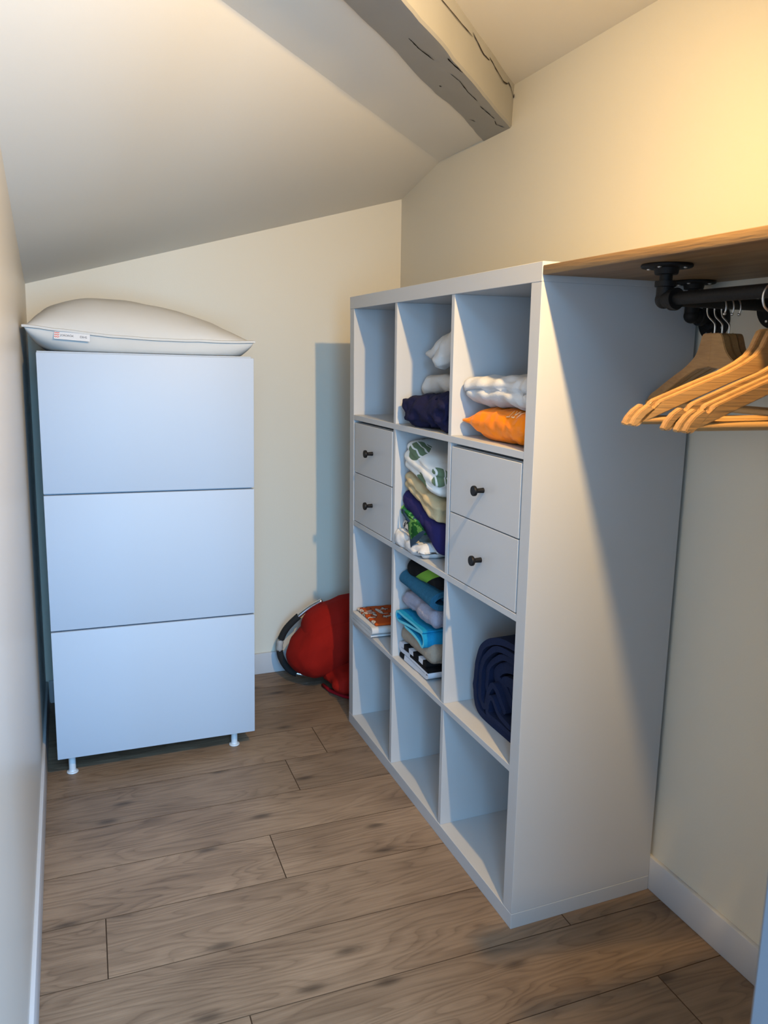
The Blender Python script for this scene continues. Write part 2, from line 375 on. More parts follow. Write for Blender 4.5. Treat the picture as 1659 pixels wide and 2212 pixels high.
def ribbon_bm(path, t, s0, s1, n, place, per=5, bm=None, wob=0.0, seed=0.0, edge=None):
    """folded cloth: a thick ribbon with centreline path (p,q) swept from s0 to s1"""
    bm = bm or bmesh.new(); C = catmull([(p, q, 0) for p, q in path], per); m = len(C)
    Lf, Rt = [], []
    for i, c in enumerate(C):
        d = (C[min(i+1, m-1)]-C[max(i-1, 0)]).normalized(); nn = Vector((-d.y, d.x, 0))
        tt = t*0.5*(0.55 if i in (0, m-1) else 1.0)
        Lf.append(c+nn*tt); Rt.append(c-nn*tt)
    loop = Lf+Rt[::-1]; rings = []
    for k in range(n+1):
        u = k/n; s = s0+(s1-s0)*u
        ring = []
        for c in loop:
            w = noise.noise(Vector((c.x*14+seed, c.y*20, s*11)))*wob
            ring.append(bm.verts.new(place(c.x+w, c.y+w*0.5, s+noise.noise(Vector((c.x*9, c.y*40+seed, 3)))*wob*1.5)))
        rings.append(ring)
    q = len(loop)
    for a, b in zip(rings, rings[1:]):
        for k in range(q): bm.faces.new((a[k], a[(k+1) % q], b[(k+1) % q], b[k]))
    for ring in (rings[0], rings[-1]):
        for i in range(m-1):
            f = bm.faces.new((ring[i], ring[i+1], ring[q-2-i], ring[q-1-i]))
            if edge is not None: f.material_index = edge
    return bm
def serp(x0, x1, z0, pitch, n, start=0):
    """serpentine centreline with n layers between x0 and x1"""
    pts = []; r = pitch/2
    for i in range(n):
        z = z0+i*pitch; a, b = (x0, x1) if (i+start) % 2 == 0 else (x1, x0)
        sgn = 1 if b > a else -1
        for k in range(5): pts.append((a+sgn*r+(b-a-2*sgn*r)*k/4, z))
        if i < n-1: pts.append((b, z+r))
    return pts
def text_bm(body, size):
    cu = bpy.data.curves.new('txt', 'FONT'); cu.body = body; cu.size = size; cu.align_x = 'CENTER'; cu.align_y = 'CENTER'
    o = bpy.data.objects.new('txt', cu); COL.objects.link(o)
    bpy.context.view_layer.update()
    me = bpy.data.meshes.new_from_object(o.evaluated_get(bpy.context.evaluated_depsgraph_get()))
    bm = bmesh.new(); bm.from_mesh(me); bpy.data.meshes.remove(me); bpy.data.objects.remove(o); bpy.data.curves.remove(cu)
    return bm
def copy_thing(o):
    c = o.copy(); COL.objects.link(c)
    for ch in list(o.children):
        d = ch.copy(); COL.objects.link(d); d.parent = c
        for g in list(ch.children):
            e = g.copy(); COL.objects.link(e); e.parent = d
    return c

# ================================================================= ROOM
XR, YB = 0.402, 1.657
# floor: underlay + planks laid almost parallel to the back wall
floor = struct(box('floor', (-1.1, -1.7, -0.03), (0.5, 1.75, -0.0045), M['groove']))
PW, ANG = 0.1922, math.radians(-1.25)
rows = list(range(-7, 10)); joints = {0: 0.14, 1: -0.862, 2: -0.43, 3: 0.52, 4: -0.286, 5: -0.14, 6: 0.35, 7: -0.5, -1: -0.61, -2: 0.22, -3: -0.35}
meshes = {}
def plank_mesh(x0, x1, yc):
    key = round(x1-x0, 4)
    if key in meshes: return meshes[key]
    l = (x1-x0)/2-0.0003; w = PW/2-0.0003; b = 0.0009
    vs = [(-l, -w, -.0045), (l, -w, -.0045), (l, w, -.0045), (-l, w, -.0045),
          (-l, -w, -b*.8), (l, -w, -b*.8), (l, w, -b*.8), (-l, w, -b*.8),
          (-l+b, -w+b, 0), (l-b, -w+b, 0), (l-b, w-b, 0), (-l+b, w-b, 0)]
    fs = [(3, 2, 1, 0), (8, 9, 10, 11)]
    for k in range(4):
        k2 = (k+1) % 4; fs += [(k, k2, 4+k2, 4+k), (4+k, 4+k2, 8+k2, 8+k)]
    me = bpy.data.meshes.new('plank'); me.from_pydata(vs, [], fs); me.materials.append(M['floor']); me.materials.append(M['plankedge']); meshes[key] = me
    for p in me.polygons: p.material_index = 0 if p.index == 1 else 1
    return me
ca, sa = math.cos(ANG), math.sin(ANG)
for k in rows:
    j = joints.get(k, random.uniform(-0.9, 0.4)); yc = (k-1)*PW+0.3585-PW/2 + 0.004
    xs = [-1.06, j, j+1.26, 0.48] if j+1.26 < 0.46 else [-1.06, j, 0.48]
    # row centre line passes x=-0.7 at y=yc (rows are numbered so that row 1 is y 0.17..0.36)
    for a, b in zip(xs, xs[1:]):
        o = bpy.data.objects.new('plank', plank_mesh(a, b, yc)); link(o, floor)
        xm = (a+b)/2; o.location = (xm, yc+sa*(xm+0.6), 0) - floor.location if False else Vector((xm, yc+sa*(xm+0.6), 0))-floor.location
        o.rotation_euler = (0, 0, ANG)
# walls
def prism(name, poly_bottom, poly_top, m, kind=True):
    bm = bmesh.new(); a = [bm.verts.new(p) for p in poly_bottom]; b = [bm.verts.new(p) for p in poly_top]; n = len(a)
    bm.faces.new(a[::-1]); bm.faces.new(b)
    for i in range(n): bm.faces.new((a[i], a[(i+1) % n], b[(i+1) % n], b[i]))
    return struct(from_bm(name, bm, m))
LX0, LX1 = -1.006, -0.960
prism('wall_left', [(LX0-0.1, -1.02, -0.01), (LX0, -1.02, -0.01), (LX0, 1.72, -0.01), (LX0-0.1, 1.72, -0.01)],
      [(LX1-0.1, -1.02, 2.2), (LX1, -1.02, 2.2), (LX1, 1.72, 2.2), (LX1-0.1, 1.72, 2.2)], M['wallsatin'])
struct(box('wall_back', (-1.1, YB, -0.01), (0.5, YB+0.06, 2.2), M['wall']))
struct(box('wall_right', (XR, -1.2, -0.01), (XR+0.06, YB+0.03, 2.2), M['wall']))
# front wall with the doorway the photograph is taken from
DX, DY = -0.385, -0.957
struct(box('wall_front', (DX+0.03, DY-0.055, -0.01), (XR+0.03, DY-0.01, 2.2), M['wall']))
struct(box('wall_front_header', (-1.1, DY-0.055, 1.97), (DX+0.03, DY-0.01, 2.2), M['wall']))
bm = box_bm((DX, DY-0.075, 0), (DX+0.05, DY, 1.99)); 
ed = [e for e in bm.edges if abs(e.verts[0].co.z-e.verts[1].co.z) > 0.5 and e.verts[0].co.x < DX+0.01]
bmesh.ops.bevel(bm, geom=ed, offset=0.007, segments=1, affect='EDGES')
M['jamb'] = mat('grey_blue_jamb', (0.17, 0.20, 0.24), 0.4, var=0.02)
struct(from_bm('trim_door_jamb', bm, M['jamb']))
# baseboards
def skirting(name, a, b):
    return struct(box(name, a, b, M['trim'], bevel=0.003, seg=2))
skirting('baseboard_left', (-1.010, -1.02, 0), (-0.9955, YB-0.012, 0.088))
skirting('baseboard_back', (-0.994, YB-0.0125, 0), (0.388, YB, 0.088))
skirting('baseboard_right', (0.3905, DY-0.008, 0), (XR+0.001, YB-0.013, 0.088))
# ceiling: flat part by the lamp, flat strip beyond the beam, slope falling to the far left
U = Vector((0.6897, 0.7241, 0)); NV = Vector((-0.7241, 0.6897, 0))
ZA, ZC = 1.957, 2.066
P_CR = Vector((0.404, 1.322, ZA)); P_BL = Vector((0.396, 0.990, 0)); P_BR = Vector((0.406, 0.834, 0))
def on_line(p, x=None, y=None):
    t = (x-p.x)/U.x if x is not None else (y-p.y)/U.y
    return Vector((p.x+U.x*t, p.y+U.y*t, p.z))
bm = bmesh.new()
XL = -1.02
def quad(pts): return bm.faces.new([bm.verts.new(p) for p in pts])
cr_r, cr_l = on_line(P_CR, x=0.42), on_line(P_CR, x=XL)
mid = (P_BL+P_BR)/2
m_r, m_l = on_line(mid, x=0.42), on_line(mid, x=XL)
quad([(cr_r.x, cr_r.y, ZA), (cr_l.x, cr_l.y, ZA), (m_l.x, m_l.y, ZA), (m_r.x, m_r.y, ZA)])
quad([(m_r.x, m_r.y, ZC), (m_l.x, m_l.y, ZC), (XL, -1.2, ZC), (0.42, -1.2, ZC)])
# slope: ruled surface between the crease and the top of the back wall
Rb, Lb = Vector((0.42, YB+0.006, 1.892)), Vector((XL, YB+0.006, 1.497))
nu, nv = 24, 14; g = {}
for i in range(nu+1):
    for j in range(nv+1):
        u, v = i/nu, j/nv
        a = cr_r.lerp(cr_l, u); b = Rb.lerp(Lb, u); p = a.lerp(b, v)
        p.z -= 0.035*u*math.sin(math.pi*v)*0.8
        g[i, j] = bm.verts.new(p)
for i in range(nu):
    for j in range(nv): bm.faces.new((g[i, j], g[i+1, j], g[i+1, j+1], g[i, j+1]))
bmesh.ops.remove_doubles(bm, verts=bm.verts, dist=0.0005)
ceil = from_bm('ceiling', bm, M['ceiling'], smooth=False, angle=6); struct(ceil)
# roof deck above so that no daylight leaks in
struct(box('ceiling_deck', (-1.1, -1.25, 2.2), (0.5, 1.75, 2.23), M['ceiling']))
# ---- timber beam set into the ceiling
bm = bmesh.new(); nst = 60; st = []
Lb0 = 2.3
for k in range(nst+1):
    t = -0.03+Lb0*k/nst
    w1 = 0.010*noise.noise(Vector((t*4.2, 1.3, 0)))+0.004*noise.noise(Vector((t*12, 4, 0)))-0.004*math.sin(t*9)
    w2 = 0.004*noise.noise(Vector((t*5.0, 7.7, 0)))+0.0015*noise.noise(Vector((t*18, 9, 0)))
    w3 = 0.003*noise.noise(Vector((t*6.0, 2.2, 3)))
    zb = 1.952+0.0015*noise.noise(Vector((t*7, 0, 5)))
    bl = P_BL-U*t+NV*w1; br = P_BR-U*t+NV*w2; tr = P_BR-U*t+NV*(w3-0.004)
    c = 0.005
    ring = [Vector((bl.x, bl.y, ZA+0.06)), Vector((bl.x, bl.y, zb+0.003)), bl-NV*0.004+Vector((0, 0, zb)), br+NV*c+Vector((0, 0, zb)), br+Vector((0, 0, zb+c)),
            Vector((tr.x, tr.y, 2.06)), Vector((tr.x, tr.y, 2.12))]
    st.append([bm.verts.new(p) for p in ring])
for a, b in zip(st, st[1:]):
    for k in range(6): bm.faces.new((a[k], a[k+1], b[k+1], b[k]))
beam = struct(from_bm('beam', bm, M['beam'], angle=40)); beam['label'] = 'old timber ceiling beam painted warm grey with open cracks'
def crack(pts, face, w=0.0016):
    """pts: (distance along beam from the wall, position across); face 'b' bottom (across from right edge), 's' side (height)"""
    bm = bmesh.new(); prev = None; P = []
    for (t0, a0), (t1, a1) in zip(pts, pts[1:]):
        for k in range(5): P.append((t0+(t1-t0)*k/5, a0+(a1-a0)*k/5))
    P.append(pts[-1])
    for i, (t, a) in enumerate(P):
        ww = w*1.5*(0.45+0.9*abs(noise.noise(Vector((t*31, a*50, 2)))))*(0.3 if i in (0, len(P)-1) else 1)
        a += 0.0016*noise.noise(Vector((t*40, 3, 1)))
        if face == 'b':
            c = P_BR-U*t+NV*a; c.z = 1.9508; dv = NV*ww
        else:
            c = P_BR-U*t-NV*0.0052; c.z = a; dv = Vector((0, 0, ww))
        cur = (bm.verts.new(c+dv), bm.verts.new(c-dv))
        if prev: bm.faces.new((prev[0], cur[0], cur[1], prev[1]))
        prev = cur
    bmesh.ops.solidify(bm, geom=bm.faces[:], thickness=0.0006)
    from_bm('crack', bm, M['crack'], beam)
crack([(0.0, 2.045), (0.02, 2.03)], 's', 0.004); crack([(0.02, 2.03), (0.05, 2.045), (0.09, 2.05)], 's', 0.0016)
crack([(0.09, 2.045), (0.14, 2.035), (0.22, 2.040), (0.30, 2.047)], 's', 0.0016)
crack([(0.30, 2.040), (0.36, 2.035), (0.46, 2.05)], 's', 0.0016)
crack([(0.46, 2.04), (0.7, 2.03), (0.9, 2.045)], 's', 0.0014)
crack([(0.015, 0.02), (0.05, 0.035), (0.09, 0.03)], 'b', 0.0012); crack([(0.11, 0.026), (0.17, 0.03), (0.24, 0.035)], 'b', 0.0009)
crack([(0.28, 0.03), (0.36, 0.033), (0.45, 0.03), (0.50, 0.036)], 'b', 0.0009)
crack([(0.50, 0.006), (0.56, 0.012), (0.60, 0.012)], 'b', 0.0013); crack([(0.60, 0.045), (0.68, 0.055), (0.74, 0.055)], 'b', 0.0012)
crack([(0.10, 0.085), (0.13, 0.095)], 'b', 0.0008); crack([(0.42, 0.085), (0.43, 0.087)], 'b', 0.0012)
# ---- ceiling lamp (just above the picture): the room's warm light
lamp = thing('ceiling_lamp', 'small black spotlight with a warm bulb below the flat ceiling', 'lamp', (LAMP_POS[0], LAMP_POS[1], ZC))
LD = Vector(LAMP_DIR).normalized(); LP = Vector((0, 0, LAMP_POS[2]-ZC))
from_bm('canopy', lathe_bm([(0.0, 0), (0.04, 0.0), (0.04, -0.018), (0.0, -0.018)], (0, 0, 0), (0, 0, 1)), M['lampshell'], lamp, angle=30)
from_bm('stem', tube_bm([(0, 0, -0.015), LP-LD*0.04], 0.006, 12), M['lampshell'], lamp, angle=40)
from_bm('housing', lathe_bm([(0.0, -0.075), (0.020, -0.075), (0.030, -0.06), (0.036, -0.010), (0.034, -0.010), (0.028, -0.035), (0.0, -0.035)], LP, LD, 28), M['knob'], lamp, angle=30)
sl = bpy.data.lights.new('spot_bulb', 'SPOT'); sl.energy = LAMP_POWER; sl.color = LAMP_COL; sl.shadow_soft_size = 0.017
sl.spot_size = math.radians(LAMP_CONE); sl.spot_blend = LAMP_BLEND
so = bpy.data.objects.new('spot_bulb', sl); link(so, lamp); so.location = LP; so.rotation_euler = LD.to_track_quat('-Z', 'Y').to_euler()

# ================================================================= SHELF UNIT
unit = thing('shelf_unit', 'tall white cube shelving unit with twelve compartments along the wall', 'shelf unit')
T, t = 0.038, 0.016
OW = (1.12-2*T-2*t)/3; OH = (1.47-2*T-3*t)/4
cy = [T+i*(OW+t) for i in range(3)]; cz = [T+i*(OH+t) for i in range(4)]   # lower corner of each opening
mel = M['melamine']
box('bottom_panel', (0, 0, 0), (0.39, 1.12, T), mel, unit, 0.0008, 1)
box('top_panel', (0, 0, 1.47-T), (0.39, 1.12, 1.47), mel, unit, 0.0008, 1)
box('side_panel', (0.0005, 0.0005, T), (0.39, T, 1.47-T), mel, unit, 0.0006, 1)
box('side_panel', (0.0005, 1.12-T, T), (0.39, 1.1195, 1.47-T), mel, unit, 0.0006, 1)
for i in range(3): box('shelf_board', (0.001, T, cz[i]+OH), (0.388, 1.12-T, cz[i]+OH+t), mel, unit, 0.0006, 1)
for r in range(4):
    for c in range(2): box('divider', (0.002, cy[c]+OW, cz[r]), (0.388, cy[c]+OW+t, cz[r]+OH), mel, unit, 0.0006, 1)
# drawer inserts (row three from the floor, nearest and farthest columns)
def insert(c, label):
    y0, y1, z0, z1 = cy[c]+0.001, cy[c]+OW-0.001, cz[2]+0.0005, cz[2]+OH-0.0075
    t_ = thing('drawer_insert', label, 'drawers', (0.2, (y0+y1)/2, z0), group=None)
    L0 = Vector(t_.location)
    def b(name, a, bb_, m, par, bev=0.0006): 
        o = box(name, Vector(a), Vector(bb_), m, None, bev, 1); o.parent = par
        off = L0 if par == t_ else L0+Vector(par.location); o.location = Vector(o.location)-off; return o
    b('side_panel', (0.006, y0, z0), (0.37, y0+0.005, z1), mel, t_); b('side_panel', (0.006, y1-0.005, z0), (0.37, y1, z1), mel, t_)
    b('top_panel', (0.012, y0+0.005, z1-0.005), (0.37, y1-0.005, z1), mel, t_); b('bottom_panel', (0.012, y0+0.005, z0), (0.37, y1-0.005, z0+0.005), mel, t_)
    b('back_panel', (0.37, y0, z0), (0.374, y1, z1), mel, t_)
    zm = (z0+z1)/2
    for za, zb in ((zm+0.0012, z1-0.0015), (z0+0.0015, zm-0.0012)):
        d = b('drawer', (0.0015, y0+0.0062, za), (0.018, y1-0.0062, zb), mel, t_, 0.001)
        kc = Vector((0.0015, (y0+y1)/2-0.003, (za+zb)/2-0.002))
        bmk = lathe_bm([(0.0, 0), (0.0062, 0), (0.0055, 0.012), (0.0055, 0.017), (0.0075, 0.0195), (0.0115, 0.021), (0.0120, 0.0225), (0.0120, 0.0265), (0.0112, 0.0278), (0.0, 0.0280)], (0, 0, 0), (-1, 0, 0), 28)
        k = from_bm('knob', bmk, M['knob'], d, angle=35); k.location = kc-(L0+Vector(d.location)); k['label'] = 'black mushroom knob'
insert(0, 'white two-drawer insert in the shelf column nearest the clothes rail')
insert(2, 'white two-drawer insert in the shelf column nearest the red chair')

# ================================================================= OAK BOARD AND PIPE RAIL
bm = box_bm((-0.2, -0.47, -0.009), (0.2, 0.47, 0.009), 0.0015, 2)
board = from_bm('oak_shelf', bm, M['board'], None, angle=35, loc=(0.2005, -0.4712, 1.453))
tag(board, 'long oak board fixed level between the shelving unit and the doorway', 'shelf')
blk = M['black']
def flange(parent, c, axis, r=0.0425, name='flange'):
    b = lathe_bm([(0, 0), (r*0.97, 0), (r, 0.0015), (r, 0.0045), (r*0.96, 0.006), (0.021, 0.0065), (0.019, 0.016), (0.0175, 0.017), (0.0, 0.017)], c, axis, 36)
    f = from_bm(name, b, blk, parent, angle=35); x, y = frame_of(axis); a = Vector(axis).normalized()
    for k in range(4):
        an = math.pi/4+k*math.pi/2+0.3
        p = Vector(c)+a*0.006+(x*math.cos(an)+y*math.sin(an))*0.031
        from_bm('screw', lathe_bm([(0, 0), (0.0038, 0), (0.0036, 0.0012), (0.002, 0.0022), (0, 0.0025)], p, a, 10), M['steel'], f, smooth=True)
    return f
RZ, RR = 1.3865, 0.0107; ZBB = 1.444
rail = thing('clothes_rail', 'black iron pipe rail turning a corner under the oak board', 'clothes rail')
E0 = Vector((0.086, -0.248, RZ)); E2 = Vector((XR, -0.193, RZ+0.002))
flange(rail, (E0.x, E0.y, ZBB), (0, 0, -1))
from_bm('nipple', lathe_bm([(0, 0), (RR, 0), (RR, 0.03), (0, 0.03)], (E0.x, E0.y, ZBB-0.014), (0, 0, -1), 20), blk, rail, angle=35)
def fitting(parent, c, dirs, r=0.0145, l=0.030, name='elbow'):
    bm_ = bmesh.new(); bmesh.ops.create_uvsphere(bm_, u_segments=20, v_segments=12, radius=r*1.08)
    for v in bm_.verts: v.co += Vector(c)
    for d in dirs:
        lathe_bm([(0, -0.002), (r, 0), (r, l-0.010), (r*1.22, l-0.009), (r*1.22, l), (0, l)], c, d, 24, bm_)
    return from_bm(name, bm_, blk, parent, angle=35)
d2 = (E2-E0).normalized()
fitting(rail, E0, [(0, 0, 1), (0, -1, 0), d2], l=0.030)
def pipe(parent, a, b, name='pipe'):
    a, b = Vector(a), Vector(b); d = b-a
    return from_bm(name, lathe_bm([(0, 0), (RR, 0), (RR, d.length), (0, d.length)], a, d, 24), blk, parent, angle=35)
pipe(rail, E0+Vector((0, -0.02, 0)), (E0.x, DY+0.004, RZ)); flange(rail, (E0.x, DY-0.0095, RZ), (0, 1, 0))
pipe(rail, E0+d2*0.02, E2-d2*0.004); flange(rail, E2-Vector((0.0003, 0, 0)), (-1, 0, 0))
br = thing('pipe_bracket', 'short black pipe bracket in the corner of board and wall', 'bracket')
B0 = Vector((0.338, -0.040, 1.375))
flange(br, (B0.x, B0.y, ZBB), (0, 0, -1)); flange(br, (XR-0.0003, B0.y, B0.z-0.008), (-1, 0, 0))
fitting(br, B0, [(0, 0, 1), (1, 0, -0.1)], l=0.028)
pipe(br, B0+Vector((0, 0, 0.02)), (B0.x, B0.y, ZBB-0.01), 'nipple'); pipe(br, B0+Vector((0.02, 0, -0.002)), (XR-0.01, B0.y, B0.z-0.008), 'nipple')

# ================================================================= HANGERS
def hanger_outline(n_notch=True):
    top = [(0.0, 0.0), (0.018, -0.0005), (0.024, -0.004), (0.028, -0.014), (0.033, -0.028), (0.042, -0.041), (0.056, -0.052), (0.080, -0.066), (0.120, -0.0835), (0.176, -0.1095)]
    if n_notch: top += [(0.180, -0.1125), (0.182, -0.1185), (0.186, -0.122), (0.190, -0.121), (0.193, -0.1165)]
    else: top += [(0.184, -0.1130)]
    top += [(0.197, -0.1185), (0.206, -0.1255), (0.214, -0.136), (0.219, -0.147)]
    bot = [(0.216, -0.1500), (0.206, -0.1455), (0.160, -0.123), (0.100, -0.0945), (0.060, -0.076), (0.030, -0.064), (0.0, -0.060)]
    return top, bot
def hanger(name, label, group, contoured=False):
    """built around the rail contact: local x across the shoulders, rail centre at the origin"""
    root = thing(name, label, 'hanger', group=group)
    hz = -0.0535; top, bot = hanger_outline(not contoured); th = 0.0058
    if not contoured: top = [(x*1.025, z*.925) for x, z in top]; bot = [(x*1.025, z*.925) for x, z in bot]
    T = [(x, z) for x, z in top]; B = bot[::-1]
    # resample both edges at matching parameter for a lofted strip
    xs = []
    def edge(pts, n):
        C = catmull([(p[0], p[1], 0) for p in pts], 3) if contoured else [Vector((p[0], p[1], 0)) for p in pts]
        return C
    tp = edge(T, 0); m = len(tp)
    def bot_at(f):
        k = f*(len(B)-1); i = min(int(k), len(B)-2); u = k-i
        return Vector((B[i][0]+(B[i+1][0]-B[i][0])*u, B[i][1]+(B[i+1][1]-B[i][1])*u, 0))
    bmh = bmesh.new()
    for sgn in (1, -1):
        prev = None
        for i, p in enumerate(tp):
            q = bot_at(min(1, (p.x/0.219)**0.8))
            def off(x): return (0.045*(abs(x)/0.22)**1.25 if contoured else 0.0)
            hw = th*(1.5-0.6*abs(p.x)/0.22) if contoured else th
            c = [Vector((sgn*p.x, off(p.x)-hw, p.y+hz)), Vector((sgn*p.x, off(p.x)+hw, p.y+hz)), Vector((sgn*q.x, off(q.x)+hw, q.y+hz)), Vector((sgn*q.x, off(q.x)-hw, q.y+hz))]
            cur = [bmh.verts.new(v) for v in c]
            if prev:
                for k in range(4): bmh.faces.new((prev[k], prev[(k+1) % 4], cur[(k+1) % 4], cur[k]))
            prev = cur
        bmh.faces.new(prev)
    bmesh.ops.remove_doubles(bmh, verts=bmh.verts, dist=0.0004)
    inner = [f for f in bmh.faces if all(abs(v.co.x) < 1e-5 for v in f.verts)]
    if inner: bmesh.ops.delete(bmh, geom=inner, context='FACES_ONLY')
    bmesh.ops.bevel(bmh, geom=[e for e in bmh.edges if len(e.link_faces) == 2 and e.calc_face_angle(0) > 1.0], offset=0.0012, segments=2, affect='EDGES')
    body = from_bm('body', bmh, M['hanger'], root, angle=40)
    yb = 0.036 if contoured else 0.0
    zb = hz-(0.1365 if contoured else 0.130)
    from_bm('trouser_bar', tube_bm([(-0.207, yb, zb), (-0.1, yb, zb), (0.1, yb, zb), (0.207, yb, zb)], 0.0058, 14), M['hanger'], root, angle=40)
    # steel hook: hangs over the rail, its ball tip on the +x side
    cz_, R = 0.0107-0.0205, 0.0222; pts = [(0, 0, hz-0.006), (0, 0, hz+0.012)]
    a0 = math.radians(222)
    pts += [(-0.003, 0, hz+0.0185)]
    for k in range(17):
        a = a0-(a0-math.radians(-28))*k/16; pts.append((R*math.cos(a), 0, cz_+R*math.sin(a)))
    sm = catmull(pts, 4)
    hk = from_bm('hook', tube_bm(sm, 0.00165, 10), M['steel'], root, smooth=True)
    bt = bmesh.new(); bmesh.ops.create_icosphere(bt, subdivisions=2, radius=0.0030)
    for v in bt.verts: v.co += sm[-1]
    from_bm('ball_tip', bt, M['steel'], hk, smooth=True)
    return root
gh = 'contoured hangers on the short rail'
h = hanger('contoured_hanger', 'contoured wooden hanger, frontmost of three on the short rail', gh, True)
def put(o, p, ang): o.location = p; o.rotation_euler = (0, 0, ang)
# across direction of the contoured ones runs toward the camera (local +x -> world -y)
def rail2(x): s = (x-E0.x)/(E2.x-E0.x); return Vector((x, E0.y+(E2.y-E0.y)*s, RZ+0.002*s))
put(h, rail2(0.226), -math.pi/2)
for x, lab in ((0.247, 'contoured wooden hanger, middle one of three on the short rail'), (0.267, 'contoured wooden hanger, rearmost of three on the short rail')):
    c = copy_thing(h); c['label'] = lab; put(c, rail2(x), -math.pi/2+random.uniform(-0.02, 0.02))
gf = 'flat notched hangers on the long rail'
hf = hanger('flat_hanger', 'flat notched wooden hanger, farther of the pair beside the contoured ones', gf, False)
rot = math.radians(-12)
put(hf, (E0.x, -0.482, RZ-0.001), rot)
for y, a, lab in ((-0.500, -12.5, 'flat notched wooden hanger, nearer of the pair beside the contoured ones'),
                  (-0.552, -8.5, 'flat notched wooden hanger, farthest of the three nearest the doorway'),
                  (-0.576, -8.2, 'flat notched wooden hanger, middle of the three nearest the doorway'),
                  (-0.591, -8.0, 'flat notched wooden hanger, closest of all to the doorway')):
    c = copy_thing(hf); c['label'] = lab; put(c, (E0.x, y, RZ-0.001), math.radians(a))

# ================================================================= DRAWER CABINET
CT = math.radians(1.05)
cabt = thing('drawer_cabinet', 'tall white handleless cabinet with three flat fronts on short legs', 'cabinet', (-0.66, 1.32, 0), (0, CT, 0))
def lc(p): return Vector(p)
CW, D0, D1 = 0.303, -0.272, 0.285      # half width, front and back (local y)
Z0, Z1 = 0.062, 1.284
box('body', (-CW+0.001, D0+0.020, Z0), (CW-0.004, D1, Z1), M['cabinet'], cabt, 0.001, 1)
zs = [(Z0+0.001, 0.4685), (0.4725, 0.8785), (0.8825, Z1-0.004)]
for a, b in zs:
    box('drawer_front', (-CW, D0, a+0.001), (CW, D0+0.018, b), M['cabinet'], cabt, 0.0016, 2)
for lx, ly in ((-CW+0.040, D0+0.045), (CW-0.060, D0+0.045), (-CW+0.040, D1-0.06), (CW-0.060, D1-0.06)):
    s = math.sin(CT)*lx
    lg = from_bm('leg', lathe_bm([(0, 0.0), (0.0105, 0.0), (0.0105, 0.09), (0, 0.09)], (lx, ly, -0.02), (0, 0, 1), 20), M['plastic'], cabt, angle=35)
    bmf = lathe_bm([(0, 0), (0.0165, 0), (0.0175, 0.0015), (0.0165, 0.004), (0.012, 0.0055), (0.0105, 0.010), (0, 0.010)], (lx, ly, s+0.0002), (0, 0, 1), 24)
    from_bm('foot', bmf, M['plastic'], lg, angle=35)
    for v in lg.data.vertices:
        v.co.z = max(v.co.z, s+0.001)

# ================================================================= PILLOW
PX0, PX1, PY0, PY1 = -0.966, -0.330, 1.066, 1.545
def pil_top(x): return 0.0
def cab_top(x): return 1.284-math.tan(CT)*(x+0.66)+0.0225*0
pc = Vector(((PX0+PX1)/2, (PY0+PY1)/2, 1.33))
n1, n2 = 56, 40
bm = bmesh.new()
def pil(a, b, up):
    ex = 1-0.05*(1-abs(b))**1.0*0.6; ey = 1-0.10*(1-a*a)*0.5
    # corners poke out, edges curve in
    hx, hy = (PX1-PX0)/2, (PY1-PY0)/2
    x = pc.x+hx*a*(1-0.045*(1-b*b)); y = pc.y+hy*b*(1-0.05*(1-a*a))
    seam = 1.357-0.034*(a*0.5+0.5)-0.012*(1-a*a)
    f = max(0.0, (1-abs(a)**2.3))**0.55*max(0.0, (1-abs(b)**2.3))**0.55
    skew = 1.0-0.22*a-0.10*a*a
    if up:
        z = seam+0.112*f*skew+0.004*noise.noise(Vector((x*13, y*13, 1)))*f
        z -= 0.0035*(1-abs(noise.noise(Vector((x*16, y*7, 4)))))*f**0.3*(1-f)*2
    else:
        z = seam-0.10*f**0.6-0.003*noise.noise(Vector((x*22, y*10, 2)))*(1-f)
        z = max(z, 1.2842-math.tan(CT)*(x+0.66)+0.0008)
    return Vector((x, y, z))
G = {}
for up in (True, False):
    for i in range(n1+1):
        for j in range(n2+1):
            a = math.sin((2*i/n1-1)*math.pi/2); b = math.sin((2*j/n2-1)*math.pi/2)
            edge_ = i in (0, n1) or j in (0, n2)
            if edge_ and not up: G[up, i, j] = G[True, i, j]
            else: G[up, i, j] = bm.verts.new(pil(a, b, up))
    for i in range(n1):
        for j in range(n2):
            q = [G[up, i, j], G[up, i+1, j], G[up, i+1, j+1], G[up, i, j+1]]
            try: bm.faces.new(q if up else q[::-1])
            except ValueError: pass
for v in bm.verts: v.co -= pc
pillow = from_bm('pillow', bm, M['pillow'], None, smooth=True, loc=pc)
tag(pillow, 'plump white bed pillow with a sewn-in tag lying on the cabinet', 'pillow')
# piped seam around the edge
bm = bmesh.new(); prev = first = None
loop = [(math.sin((2*i/n1-1)*math.pi/2), -1) for i in range(n1+1)]+[(1, math.sin((2*j/n2-1)*math.pi/2)) for j in range(1, n2+1)] \
     + [(-math.sin((2*i/n1-1)*math.pi/2), 1) for i in range(1, n1+1)]+[(-1, -math.sin((2*j/n2-1)*math.pi/2)) for j in range(1, n2)]
loopv = []
for a, b in loop:
    p = pil(a, b, True)-pc; o = Vector((a if abs(a) > 0.985 else 0, b if abs(b) > 0.985 else 0, 0)).normalized()*0.007
    wv = 0.0025*noise.noise(Vector((p.x*16, p.y*16, 0)))
    loopv.append([bm.verts.new(p-o*0.3+Vector((0, 0, 0.0045+wv))), bm.verts.new(p+o+Vector((0, 0, 0.003+wv))), bm.verts.new(p+o+Vector((0, 0, -0.003+wv))), bm.verts.new(p-o*0.3+Vector((0, 0, -0.0045+wv)))])
nn = len(loopv)
